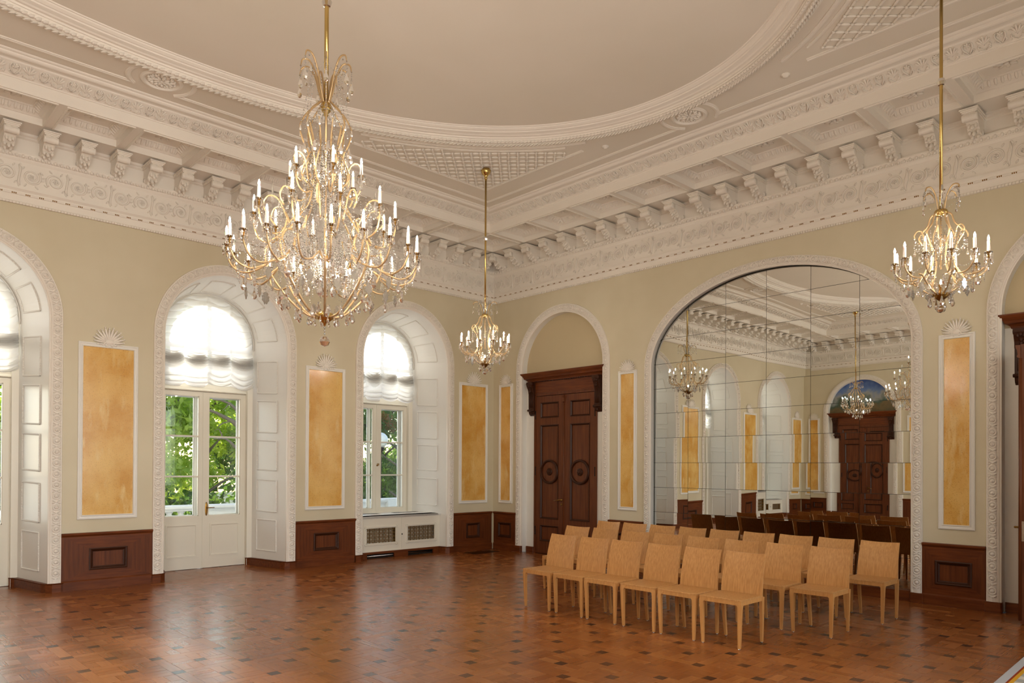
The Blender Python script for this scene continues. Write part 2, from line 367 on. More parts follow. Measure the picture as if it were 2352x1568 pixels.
# outer skin of the window wall, with the glazed openings only
def outer(side, v, openings, u0, u1):
    return wall_mesh(side, v, u0, u1, TOPZ+.3, openings, M['stone'], 'wall_outer')
wall_out = outer('N', -1.06, [(c, .72, 3.73, .76, 0 if abs(c+7.25) < 2.5 else .80) for (c, *_r) in NOPEN], -LX-1, 1); wall_out.name = 'wall_north_outside'

# ---------------------------------------------------------------- floor of oak parquet
PM = .0935                                          # width of one strip
floor_pieces = []                                   # (x0,x1,y0,y1,tint,dir,dark)
fx0, fx1, fy0, fy1 = -LX+.60, -.60, -LY+.60, -.66   # inner field; a plain border runs round it
ox, oy = -4.098, -8.34                              # a dark end-block seen in the photograph
def rt(): return float(np.clip(rng.normal(.45, .14), 0, 1))
def addp(x0, x1, y0, y1, d, dark=0, t=None):
    if dark: t = 0.5
    x0, x1, y0, y1 = max(x0, fx0), min(x1, fx1), max(y0, fy0), min(y1, fy1)
    if x1-x0 > .012 and y1-y0 > .012: floor_pieces.append((x0, x1, y0, y1, rt() if t is None else t, d, dark))
h = PM/2; c3 = 3*PM
k0, k1 = int((fx0-ox)/c3)-1, int((fx1-ox)/c3)+1; l0, l1 = int((fy0-oy)/c3)-1, int((fy1-oy)/c3)+1
for k in range(k0, k1+1):
    for l in range(l0, l1+1):
        x, y = ox+k*c3, oy+l*c3
        if (k+l) % 2 == 0:                           # dark end block, or now and then a plain one
            addp(x-h, x+h, y-h, y+h, k % 2, dark=rng.uniform(.75, 1) if rng.random() < .93 else .25)
            if k % 2 == 1: addp(x+h, x+c3-h, y-h, y+h, 0); addp(x-c3+h, x-h, y-h, y+h, 0); addp(x-h, x+h, y+h, y+c3-h, 1); addp(x-h, x+h, y-c3+h, y-h, 1)
        elif k % 2 == 1: addp(x-2.5*PM, x+2.5*PM, y-h, y+h, 0)
        else: addp(x-h, x+h, y-2.5*PM, y+2.5*PM, 1)
        bx, by = x+h, y+h; nb = 2 if rng.random() < .72 else 3
        for i in range(nb):                           # square of short strips, turned alternately
            w = 2*PM/nb
            if (k+l) % 2: addp(bx, bx+2*PM, by+i*w, by+(i+1)*w, 0)
            else: addp(bx+i*w, bx+(i+1)*w, by, by+2*PM, 1)
# border: long boards along the walls outside a thin dark line
def border():
    for (a0, a1, b0, b1, d) in ((-LX, 0, fy1, 0, 0), (-LX, 0, -LY, fy0, 0), (-LX, fx0, fy0, fy1, 1), (fx1, 0, fy0, fy1, 1)):
        n = 5; 
        for i in range(n):
            if d == 0:
                w = (b1-b0)/n; x = a0 - rng.random()*.4
                while x < a1:
                    ln = .42; floor_pieces.append((max(x, a0), min(x+ln, a1), b0+i*w, b0+(i+1)*w, rt()*.9, 0, .35 if (i in (0, n-1) and False) else 0)) if min(x+ln, a1)-max(x, a0) > .02 else None; x += ln
            else:
                w = (a1-a0)/n; y = b0 - rng.random()*.4
                while y < b1:
                    ln = .42; floor_pieces.append((a0+i*w, a0+(i+1)*w, max(y, b0), min(y+ln, b1), rt()*.9, 1, 0)) if min(y+ln, b1)-max(y, b0) > .02 else None; y += ln
border()
def plank_geo(p):
    x0, x1, y0, y1, t, d, k = p; g = .0007; b = .0012; z = -.0006*rng.random()
    return [(x0, y0, -.012), (x1, y0, -.012), (x1, y1, -.012), (x0, y1, -.012), (x0+g, y0+g, z-.00015), (x1-g, y0+g, z-.00015), (x1-g, y1-g, z-.00015), (x0+g, y1-g, z-.00015), (x0+g+b, y0+g+b, z), (x1-g-b, y0+g+b, z), (x1-g-b, y1-g-b, z), (x0+g+b, y1-g-b, z)], \
           [(8, 9, 10, 11), (4, 5, 9, 8), (5, 6, 10, 9), (6, 7, 11, 10), (7, 4, 8, 11), (0, 1, 5, 4), (1, 2, 6, 5), (2, 3, 7, 6), (3, 0, 4, 7)]
def plank_mesh(name, ps):
    vs, fs, col = [], [], []
    for p in ps:
        v, f = plank_geo(p); k = len(vs); vs += v; fs += [tuple(i+k for i in q) for q in f]; col += [(p[4], p[5], p[6], 1)]*12
    me = bpy.data.meshes.new(name); me.from_pydata(vs, [], fs)
    at = me.color_attributes.new('tint', 'FLOAT_COLOR', 'POINT'); at.data.foreach_set('color', np.array(col, np.float32).ravel())
    me.materials.append(M['parquet']); me.update(); return me
mb = MB(); mb.box(-LX-.3, .3, -LY-.3, 1.06, -.2, -.013)
floor = struct(mb.build('floor', M['dark']))
def scr_area(p):
    q = [project((x, y, 0)) for x, y in ((p[0], p[2]), (p[1], p[2]), (p[1], p[3]), (p[0], p[3]))]
    if any(c is None for c in q): return 0
    if not any(-10 < c[0] < 2362 and c[1] < 1590 for c in q): return 0
    return abs(sum(q[i][0]*q[(i+1) % 4][1]-q[(i+1) % 4][0]*q[i][1] for i in range(4)))/2
order = sorted(range(len(floor_pieces)), key=lambda i: -scr_area(floor_pieces[i])); near = set(order[:300])
for i in order[:300]:
    obj('parquet_block' if floor_pieces[i][6] else 'parquet_strip', plank_mesh('parquet_strip', [floor_pieces[i]]), floor)
stuff(obj('parquet', plank_mesh('parquet', [p for i, p in enumerate(floor_pieces) if i not in near]), floor))
# floor inside the window bays and door niche
bay = []
for (c, *_r) in NOPEN:
    for i in range(8):
        x = c-.98+i*.245
        for j in range(3): bay.append((x, x+.245, .005+j*.35, .005+(j+1)*.35, rt()*.9, 1 if (i+j) % 2 else 0, 0))
for c in DOORC:
    for i in range(8):
        for X0 in (0, -LX-.16): bay.append((X0+.002, X0+.158, c-1.0+i*.25, c-1.0+(i+1)*.25, rt()*.8, 0, 0))
stuff(obj('bay_parquet', plank_mesh('bay_parquet', bay), floor))

# ---------------------------------------------------------------- ceiling
CZ, OVZ = 6.30, 6.375
EA, EB, EN = 4.93, 3.57, 2.1
def ell_pt(t, q=0, n=EN):
    a, b = EA+q, EB+q; ct, st = cos(t), sin(t)
    return (CX+a*math.copysign(abs(ct)**(2/n), ct), CYR+b*math.copysign(abs(st)**(2/n), st))
DC = 1.60
ceil_mb = MB(); NE = 160
ang = sorted(set([2*pi*i/NE for i in range(NE)]+[atan2(sy*(LY/2-DC), sx*(LX/2-DC)) % (2*pi) for sx in (1, -1) for sy in (1, -1)]))
inner, outer_ = [], []
for t in ang:
    x, y = ell_pt(t, .13); inner.append((x, y, CZ)); hx, hy = LX/2-DC, LY/2-DC; dx, dy = cos(t), sin(t)
    k = min(hx/abs(dx) if abs(dx) > 1e-9 else 1e9, hy/abs(dy) if abs(dy) > 1e-9 else 1e9); outer_.append((CX+dx*k, CYR+dy*k, CZ))
ceil_mb.grid([outer_, inner], closed_u=True, smooth=False)
rows = []
oval = [(*ell_pt(t, -.24), OVZ) for t in ang]
ceil_mb.grid([oval, [(CX+(p[0]-CX)*.01, CYR+(p[1]-CYR)*.01, OVZ) for p in oval]], closed_u=True, smooth=False)
ceiling = struct(ceil_mb.build('ceiling', M['ceiling']))
mb = MB(); mb.box(-LX-1.2, 1.2, -LY-1.2, 1.2, OVZ+.15, OVZ+.3); struct(mb.build('ceiling_above', M['dark']))

def rect_sweep(prof, smooth=False):
    """profile (inset from the wall, height) swept round the four walls"""
    mb = MB(); rows = []
    for (d, z) in prof: rows.append([(-d, -d, z), (-LX+d, -d, z), (-LX+d, -LY+d, z), (-d, -LY+d, z)])
    mb.grid(rows, closed_u=True, smooth=False); return mb
SZ = 5.99
cornice = struct(empty('trim_1'))
rect_sweep([(0, 5.068), (.028, 5.072), (.03, 5.09), (.016, 5.105), (.016, 5.185), (.030, 5.19), (.030, 5.212), (.018, 5.218), (.018, 5.235), (.045, 5.262), (.045, 5.272), (.008, 5.282), (.008, 5.625), (.02, 5.64), (.03, 5.655), (.03, 5.665), (.062, 5.70), (.068, 5.715), (.068, 5.735), (.02, 5.742), (.02, 5.915), (.05, 5.93), (.05, 5.945), (.075, 5.96), (.075, SZ)]).build('architrave', M['plaster'], cornice)
sof = rect_sweep([(.075, SZ), (.47, SZ)])
sof2 = rect_sweep([(1.235, SZ), (1.27, SZ)]); sof.xf(Matrix(), sof2)
EBE = [-(1.295+.933*k) for k in range(11)]; NBE = [-(1.29+.8514*k) for k in range(15)]
bw = .057
for y in EBE:
    for X in (0, 1):
        f = (lambda d: -d) if X == 0 else (lambda d: -LX+d); sof.quad((f(.47), y-bw, SZ), (f(1.235), y-bw, SZ), (f(1.235), y+bw, SZ), (f(.47), y+bw, SZ))
for x in NBE:
    for Y in (0, 1):
        f = (lambda d: -d) if Y == 0 else (lambda d: -LY+d); sof.quad((x-bw, f(.47), SZ), (x-bw, f(1.235), SZ), (x+bw, f(1.235), SZ), (x+bw, f(.47), SZ))
sof.build('coffered_soffit', M['plaster'], cornice)
rect_sweep([(1.27, SZ), (1.27, 6.125), (1.285, 6.128), (1.285, 6.14), (1.30, 6.148), (1.445, 6.236), (1.455, 6.25), (1.47, 6.254), (1.515, 6.254), (1.52, 6.25), (1.535, 6.246), (1.553, 6.252), (1.566, 6.264), (1.572, 6.28), (1.588, 6.282), (1.60, 6.29), (1.605, CZ)]).build('fascia', M['plaster'], cornice)
# coffers
def coffer_mesh(lx, ly):
    mb = MB(); hx, hy = lx/2, ly/2
    def ring(i0, z0, i1, z1):
        a = [(-hx+i0, -hy+i0, z0), (hx-i0, -hy+i0, z0), (hx-i0, hy-i0, z0), (-hx+i0, hy-i0, z0)]; b = [(-hx+i1, -hy+i1, z1), (hx-i1, -hy+i1, z1), (hx-i1, hy-i1, z1), (-hx+i1, hy-i1, z1)]
        mb.grid([a, b], closed_u=True, smooth=False)
    pr = [(-.012, 0), (-.012, -.012), (.006, -.014), (.006, .075), (.028, .08), (.035, .086), (.075, .105), (.115, .145), (.13, .148), (.13, .165), (.16, .168)]
    for a, b in zip(pr, pr[1:]): ring(*a, *b)
    k = .16; mb.quad((-hx+k, -hy+k, .168), (hx-k, -hy+k, .168), (hx-k, hy-k, .168), (-hx+k, hy-k, .168))
    for q in range(8):                                  # rosette in the middle
        t = q*pi/4; mb.ell((.075*cos(t), .075*sin(t), .158), [(.055*cos(t), .055*sin(t), 0), (-.026*sin(t), .026*cos(t), 0), (0, 0, .016)], 6, 3)
    mb.ell((0, 0, .15), [(.03, 0, 0), (0, .03, 0), (0, 0, .02)], 6, 4)
    for side in range(4):                               # upright leaves on the sloping band
        L = (lx if side % 2 == 0 else ly)-.16; n = int(L/.062); rot = Matrix.Rotation(side*pi/2, 4, 'Z'); hh = hy if side % 2 == 0 else hx
        for i in range(n):
            x = -L/2+L*(i+.5)/n; t = MB(); dirv = Vector((0, .055, .052)); nrm = Vector((0, .018, -.019))
            t.ell((x, -hh+.093, .120), [(.02, 0, 0), tuple(nrm*.55), tuple(dirv*.62)], 5, 4); mb.xf(rot, t)
    return mb.mesh('coffer', M['plaster'])
cofE, cofN, cofC = coffer_mesh(.933-2*bw, .765), coffer_mesh(.8514-2*bw, .765), coffer_mesh(.768, .765)
dmid = (.47+1.235)/2
for k in range(10):
    y = -(1.295+.933*(k+.5))
    obj('coffer', cofE, cornice, (-dmid, y, SZ), pi/2); obj('coffer', cofE, cornice, (-LX+dmid, y, SZ), pi/2)
for k in range(14):
    x = -(1.29+.8514*(k+.5)); obj('coffer', cofN, cornice, (x, -dmid, SZ), 0); obj('coffer', cofN, cornice, (x, -LY+dmid, SZ), 0)
for x in (-dmid, -LX+dmid):
    for y in (-dmid, -LY+dmid): obj('coffer', cofC, cornice, (x, y, SZ), 0)
# scroll brackets
def corbel_mesh():
    mb = MB()
    for (w, d, z0, z1) in ((.098, .425, -.016, 0), (.088, .405, -.03, -.016), (.078, .39, -.045, -.03)): mb.box(-w, w, -.005, d, z0, z1)
    body = [(0, -.045), (.375, -.045), (.385, -.075), (.37, -.112), (.33, -.125), (.285, -.118), (.24, -.14), (.20, -.185), (.14, -.222), (.07, -.235), (0, -.225)]
    mb.poly_extrude(body, -.062, .062, 'x')
    mb.lathe([(.0, -.082), (.044, -.082), (.048, -.07), (.040, -.055), (.045, -.03), (.045, .03), (.040, .055), (.048, .07), (.044, .082), (0, .082)], 10, (0, .35, -.09), axis='x')
    mb.lathe([(.0, -.07), (.034, -.07), (.034, .07), (0, .07)], 8, (0, .05, -.195), axis='x')
    for i, (x, y, z, s) in enumerate(((0, .235, -.165, 1.2), (0, .165, -.215, 1.15), (.035, .235, -.15, .9), (-.035, .235, -.15, .9), (.045, .17, -.20, 1), (-.045, .17, -.20, 1), (.03, .10, -.237, .9), (-.03, .10, -.237, .9))):
        mb.ell((x, y, z), [(.022*s, 0, 0), (0, .022, .022), (0, .045*s, -.040*s)], 6, 4)
    for i in range(5): mb.ell((0, .38+.006*sin(i), -.058-.014*i), [(.012, 0, 0), (0, .010, 0), (0, 0, .008)], 5, 3)
    return mb.mesh('corbel', M['plaster'])
corb = corbel_mesh()
def along(side, start, step, n):
    return [-(start+step*i) for i in range(n)]
for side, st, step, n in (('E', .36, .4665, 25), ('W', .36, .4665, 25), ('N', .384, .4257, 33)):
    for u in along(side, st, step, n):
        loc, rz = frame(side, u, .02, SZ-.03); obj('corbel', corb, cornice, loc, rz)
# acanthus and flower band on the sloping cove: x along, y up the slope, z proud of it
def acanth_mesh():
    mb = MB()
    for q in range(6):
        t = q*pi/3+.3; mb.ell((.075+.020*cos(t), .122+.020*sin(t), .010), [(.017*cos(t), .017*sin(t), 0), (-.011*sin(t), .011*cos(t), 0), (0, 0, .012)], 5, 3)
    mb.ell((.075, .122, .016), [(.012, 0, 0), (0, .012, 0), (0, 0, .012)], 5, 3)
    for s in (-1, 1):                                   # stalk and curling leaves round the flower
        mb.tube([(.075+s*.004, .01, .004), (.075+s*.022, .045, .008), (.075+s*.045, .085, .009), (.075+s*.047, .13, .008), (.075+s*.028, .152, .006)], [.007, .008, .010, .008, .004], 5)
        mb.tube([(.075+s*.01, .01, .004), (.075+s*.04, .03, .008), (.075+s*.055, .05, .008), (.075+s*.04, .062, .008)], [.006, .008, .008, .006], 5)
    for a, l in ((-.75, .055), (-.4, .075), (0, .09), (.4, .075), (.75, .055)):   # palm leaf
        mb.ell((-.075+sin(a)*.055, .06+cos(a)*.055, .008), [(cos(a)*.012, -sin(a)*.012, 0), (0, 0, .012), (sin(a)*l*.72, cos(a)*l*.72, 0)], 6, 4)
    for s in (-1, 1):
        mb.tube([(-.075+s*.008, .0, .004), (-.075+s*.035, .02, .008), (-.075+s*.058, .05, .009), (-.075+s*.05, .075, .007)], [.007, .009, .008, .005], 5)
        mb.ell((-.075+s*.045, .028, .008), [(.014, .008, 0), (0, 0, .010), (-s*.01, .022, 0)], 5, 3)
    mb.ell((-.075, .162, .012), [(.014, 0, 0), (0, .011, 0), (0, 0, .012)], 5, 3)
    return mb.mesh('acanthus_leaf', M['plaster'])
ac = acanth_mesh(); slope = atan2(6.236-6.148, .145)
def put_slope(name, me, side, u, d, z):
    loc, rz = frame(side, u, d, z); o = obj(name, me, cornice, loc)
    o.matrix_local = Matrix.Translation(loc) @ Matrix.Rotation(rz, 4, 'Z') @ Matrix.Rotation(slope, 4, 'X') @ Matrix.Rotation(pi, 4, 'Y') @ Matrix.Diagonal((1, 1, 1, 1))
    return o
for side, L, n in (('E', LY, 31), ('W', LY, 31), ('N', LX, 41)):
    step = (L-2*1.38)/n
    for i in range(n): put_slope('acanthus_leaf', ac, side, -(1.38+step*(i+.5)), 1.302, 6.146)
# running scrolls of the frieze (x along, y out, z up)
def scroll_mesh(flip):
    mb = MB(); pts, rs = [], []
    for i in range(34):
        t = i/33*2*pi*1.9; r = .105*(1-i/33*.78); pts.append((r*cos(t+2.4)*flip, .010, r*sin(t+2.4)*flip)); rs.append(.013*(1-.45*i/33))
    mb.tube(pts, rs, 5)
    for q in range(5):
        t = q*2*pi/5; mb.ell((.018*cos(t), .012, .018*sin(t)), [(.016*cos(t), 0, .016*sin(t)), (-.010*sin(t), 0, .010*cos(t)), (0, .010, 0)], 5, 3)
    mb.tube([(.142*flip, .006, .135*flip), (.125*flip, .010, .07*flip), (.135*flip, .010, -.01*flip), (.15*flip, .008, -.09*flip), (.142*flip, .006, -.14*flip)], [.006, .012, .014, .011, .005], 5)
    for (x, z, a) in ((-.11, .075, .6), (.09, .10, 2.2), (.07, -.118, -1.0), (-.055, -.125, -2.4), (-.125, -.02, 2.9), (.12, .13, 1.2)):
        mb.ell((x*flip, .008, z*flip), [(.03*cos(a), 0, .03*sin(a)), (-.012*sin(a), 0, .012*cos(a)), (0, .009, 0)], 6, 3)
    return mb.mesh('scroll_ornament', M['plaster'])
scr = [scroll_mesh(1), scroll_mesh(-1)]
for side, L, n in (('E', LY, 42), ('W', LY, 42), ('N', LX, 54)):
    step = L/n
    for i in range(n):
        loc, rz = frame(side, -(step*(i+.5)), .008, 5.452); obj('scroll_ornament', scr[i % 2], cornice, loc, rz)
# egg-and-dart, dart clusters and beads: too small to pick apart
eg, bd, dn = MB(), MB(), MB()
for side, L in (('E', LY), ('W', LY), ('N', LX)):
    n = int(L/.0715); m4 = lambda u, v, w: Matrix.Translation(frame(side, u, v, w)[0]) @ Matrix.Rotation(ROT[side], 4, 'Z')
    for i in range(n):
        t = MB(); t.ell((0, 0, 0), [(.021, 0, 0), (0, .018, .018), (0, -.022, .026)], 6, 4); t.box(.031, .041, -.02, .012, -.02, .03); eg.xf(m4(-(i+.5)*L/n, .05, 5.692), t)
    n = int(L/.036)
    for i in range(n):
        t = MB(); t.box(-.011, .011, -.004, .020, -.014, .012); bd.xf(m4(-(i+.5)*L/n, .028, 5.077), t)
    n = int(L/.15)
    for i in range(n):
        for j in (-1, 0, 1):
            t = MB(); t.box(-.006, .006, 0, .006, -.009, .009); dn.xf(m4(-(i+.5)*L/n+j*.02, .027, 5.20), t)
stuff(eg.build('egg_and_dart', M['plaster'], cornice)); stuff(bd.build('bead_row', M['plaster'], cornice)); stuff(dn.build('dart_row', M['brassold'], cornice))

# oval laurel moulding of the ceiling
oval_trim = struct(empty('trim_2'))
prof = [(.13, CZ), (.125, CZ-.012), (.105, CZ-.016), (.095, CZ-.008), (.09, CZ-.004), (.085, CZ-.02), (.06, CZ-.062), (.01, CZ-.082), (-.04, CZ-.066), (-.062, CZ-.03), (-.075, CZ-.03), (-.08, CZ-.01), (-.11, CZ-.008), (-.125, CZ+.004), (-.17, CZ+.016), (-.175, CZ+.03), (-.19, CZ+.032), (-.215, CZ+.05), (-.22, CZ+.062), (-.235, CZ+.064), (-.242, OVZ+.002)]
mb = MB(); mb.grid([[(*ell_pt(t, q), z) for t in ang] for q, z in prof], closed_u=True, smooth=False); mb.build('oval_moulding', M['plaster'], oval_trim)
lf = MB(); NL = 470
for i in range(NL):
    t = 2*pi*i/NL; p0 = Vector((*ell_pt(t, 0), 0)); p1 = Vector((*ell_pt(t+.002, 0), 0)); tg = (p1-p0).normalized(); nr = Vector((tg.y, -tg.x, 0))
    for (q, z, j) in ((.052, -.062, .0), (.005, -.086, .5), (-.042, -.062, .0), (.078, -.03, .5)):
        c = p0+nr*q+tg*(j*.055)+Vector((0, 0, CZ+z)); n2 = (nr*q*1.2+Vector((0, 0, z))).normalized(); sd = tg.cross(n2)
        lf.ell(tuple(c+n2*.004), [tuple(sd*.024), tuple((n2*.9+tg*.25)*.012), tuple(tg*.040+n2*.016)], 5, 3)
stuff(lf.build('laurel_leaves', M['plaster'], oval_trim))
# panel mouldings, medallions, trellis corners on the flat ceiling
pan = struct(empty('trim_3'))
def bar(pts, name='panel_moulding', w=.03, h_=.02, parent=pan):
    """flat two-step moulding lying under the ceiling along a polyline"""
    mb = MB(); pr = [(-w, 0), (-w, -h_*.6), (-w*.45, -h_*.75), (-w*.3, -h_), (w*.3, -h_), (w*.45, -h_*.75), (w, -h_*.6), (w, 0)]; rows = []; n = len(pts)
    for i, p in enumerate(pts):
        a = Vector(pts[max(0, i-1)]); b = Vector(pts[min(n-1, i+1)]); tg = (b-a).normalized(); s = Vector((-tg.y, tg.x))
        rows.append([(p[0]+s.x*q, p[1]+s.y*q, CZ+z) for q, z in pr])
    mb.grid(rows, smooth=False); k = len(pr); mb.f += [tuple(range(k)), tuple(range(len(rows)*k-k, len(rows)*k))]; mb.sm += [False]*2
    return mb.build(name, M['plaster'], parent)
d2 = 1.79; mr_ = .36
def arc(cx, cy, r, a0, a1, n=20): return [(cx+r*cos(a0+(a1-a0)*i/n), cy+r*sin(a0+(a1-a0)*i/n)) for i in range(n+1)]
MED = [(CX, -2.05), (-2.0, CYR), (CX, -LY+2.05), (-LX+2.0, CYR)]
x1, y1 = -d2, -d2; x2, y2 = -LX+d2, -LY+d2; g = .27
for (p, q) in (((x1, y1), (CX+g, y1)), ((CX-g, y1), (x2, y1)), ((x1, y2), (CX+g, y2)), ((CX-g, y2), (x2, y2)), ((x1, y1), (x1, CYR+g)), ((x1, CYR-g), (x1, y2)), ((x2, y1), (x2, CYR+g)), ((x2, CYR-g), (x2, y2))):
    bar([p, q])
rosm = MB()
for q in range(4):
    a = q*pi/2
    for (r, da, l, w) in ((.07, 0, .07, .024), (.12, .3, .045, .02), (.12, -.3, .045, .02), (.06, .78, .05, .018), (.125, .78, .03, .022), (.15, .05, .02, .02), (.14, .55, .022, .015), (.14, -.55, .022, .015)):
        t = a+da; rosm.ell((r*cos(t), r*sin(t), -.008), [(l*cos(t), l*sin(t), 0), (-w*sin(t), w*cos(t), 0), (0, 0, .016)], 6, 3)
rosm.ell((0, 0, -.012), [(.022, 0, 0), (0, .022, 0), (0, 0, .018)], 6, 4)
rosm = rosm.mesh('rosette', M['plaster'])
for (mx_, my_), a in zip(MED, (pi/2, 0, -pi/2, pi)):
    mb = MB(); mb.lathe([(.235, 0), (.235, -.012), (.222, -.018), (.215, -.026), (.195, -.026), (.185, -.012), (.178, 0)], 40, (mx_, my_, CZ), smooth=False); ringo = mb.build('medallion_ring', M['plaster'], pan)
    obj('rosette', rosm, pan, (mx_, my_, CZ), a)
    for s in (-1, 1):
        c = a+s*pi/2; bar(arc(mx_, my_, mr_, c-.86, c+.86), 'medallion_arc', .028, .022)
# trellis corners: straight frame, curved frame, strands and knots
_s = MB(); _s.ell((0, 0, 0), [(.137*.47, 0, 0), (0, .016, 0), (0, 0, .014)], 6, 4); STRAND = _s.mesh('trellis_strand', M['plaster'])
def trellis(sx, sy):
    X = lambda x: CX+sx*(x-CX); Y = lambda y: CYR+sy*(y-CYR)
    fr = 2.19
    bar([(X(-fr), Y(-4.30)), (X(-fr), Y(-fr)), (X(-fr-.0001), Y(-fr-.0001))][:2], 'trellis_frame', .03, .022); bar([(X(-fr), Y(-fr)), (X(-4.72), Y(-fr))], 'trellis_frame', .03, .022)
    def crv(q):
        pts = []
        for i in range(61):
            t = pi/2*i/60; x, y = ell_pt(t, q)
            pts.append((x, y))
        return pts
    cin = [p for p in crv(.27) if p[0] < -fr-.0 and p[1] < -fr]; cout = [p for p in crv(.38) if -4.72 < p[0] < -fr+.02 and -4.24 < p[1] < -fr+.02]
    bar([(X(p[0]), Y(p[1])) for p in [q for q in crv(.28) if -4.86 < q[0] < -2.1 and -4.54 < q[1] < -2.12]], 'trellis_curve', .028, .022)
    bar([(X(p[0]), Y(p[1])) for p in cout], 'trellis_curve', .02, .018)
    for (x, y) in ((-2.06, -4.62), (-4.98, -2.16)): mb = MB(); mb.lathe([(.05, 0), (.05, -.012), (.032, -.018), (.03, -.03), (0, -.036)], 12, (X(x), Y(y), CZ)); mb.build('end_button', M['plaster'], pan)
    a_, b_ = EA+.40, EB+.40
    inside = lambda x, y: x > -4.66 and y > -4.12 and x < -fr-.03 and y < -fr-.03 and (abs((x-CX)/a_)**EN+abs((y-CYR)/b_)**EN) > 1
    st = .137; seg = MB(); kn = MB()
    for i in range(-40, 60):
        for j in range(-40, 60):
            s, t = i*st, j*st; x, y = -2.17-(s+t)/sqrt(2)-.06, -2.17-(s-t)/sqrt(2)-.06
            if not inside(x, y): continue
            for (ds, dt) in ((st, 0), (0, st)):
                x2_, y2_ = -2.17-(s+ds+t+dt)/sqrt(2)-.06, -2.17-(s+ds-t-dt)/sqrt(2)-.06
                xm, ym = (x+x2_)/2, (y+y2_)/2
                if inside(x2_, y2_): 
                    v = Vector((X(x2_)-X(x), Y(y2_)-Y(y), 0)); n_ = Vector((-v.y, v.x, 0)).normalized()
                    if sx > 0: obj('trellis_strand', STRAND, pan, (X(xm), Y(ym), CZ-.010), atan2(v.y, v.x))
                    else: seg.ell((X(xm), Y(ym), CZ-.010), [tuple(v*.47), tuple(n_*.016), (0, 0, .014)], 6, 4)
            kn.ell((X(x), Y(y), CZ-.012), [(.022, 0, 0), (0, .022, 0), (0, 0, .018)], 5, 3)
    if seg.v: stuff(seg.build('trellis_strands', M['plaster'], pan))
    stuff(kn.build('trellis_knot', M['plaster'], pan))
for sx in (1, -1):
    for sy in (1, -1): trellis(sx, sy)
# ---------------------------------------------------------------- arch mouldings with rings and leaves
def ring_mesh():
    """one ring with its boss and the leaf clasp beside it: x along the moulding, z across, y proud"""
    mb = MB(); pts = [(.038*cos(t), .006, .040*sin(t)) for t in [2*pi*i/14 for i in range(15)]]
    mb.tube(pts, .0075, 5, caps=False)
    mb.ell((0, .008, 0), [(.024, 0, 0), (0, 0, .025), (0, .012, 0)], 8, 4); mb.ell((0, .016, 0), [(.010, 0, 0), (0, 0, .010), (0, .010, 0)], 6, 3)
    for s in (-1, 1):
        mb.tube([(.052, .006, s*.048), (.060, .009, s*.030), (.073, .010, s*.012)], [.005, .008, .006], 5)
        mb.tube([(-.052+.0, .004, s*.048), (-.056, .007, s*.032), (-.072, .008, s*.012)], [.004, .007, .005], 5)
    mb.ell((.073, .008, 0), [(.010, 0, 0), (0, 0, .016), (0, .009, 0)], 5, 3)
    return mb.mesh('ring_ornament', M['plaster'])
RING = ring_mesh()
TRIM = [4]
def archivolt(side, uc, a, zs, b, z0, wd_=.155, pitch=.1455):
    root = struct(empty('trim_%d' % TRIM[0], frame(side, uc)[0], ROT[side])); TRIM[0] += 1
    P = arch_pts(a, zs, b, z0, 56, 1); k = wd_/.155
    prof = [(-.002, -.02), (-.002, .020), (.010, .024), (.016, .020), (.022, .030), (.032, .032), (.036, .026), (.042, .026), (.060, .036), (.088, .042), (.115, .036), (.132, .026), (.138, .034), (.150, .034), (.155, .022), (.155, -.005)]
    rows = [[(x+nx*q*k, v, z+nz*q*k) for (q, v) in prof] for (x, z, nx, nz, s) in P]
    mb = MB(); mb.grid(rows, smooth=False); n = len(prof); mb.f += [tuple(range(n)), tuple(range(len(rows)*n-n, len(rows)*n))]; mb.sm += [False]*2
    mb.build('moulding', M['plaster'], root)
    P2 = arch_pts(a+.088*k, zs, b+.088*k, z0+.06, 56, 1); tot = P2[-1][4]; cnt = int(tot/pitch)
    for i in range(cnt):
        x, z, nx, nz = path_at(P2, (i+.5)*tot/cnt)
        o = obj('ring_ornament', RING, root, (x, .036, z)); o.rotation_euler = (0, -atan2(-nx, nz), 0) if False else (0, atan2(nx, nz), 0)
    return root
for (c, a, zs, b, z0) in NOPEN: archivolt('N', c, .96, 3.65, .99, .12)
for i in (0, 2): archivolt('E', EOPEN[i][0], 1.03, 3.60, 1.03, .12)
archivolt('E', -5.99, 2.02, 3.378, 1.30, .12, .135, .150)
archivolt('W', WOPEN[0][0], 1.03, 3.60, 1.03, .12)

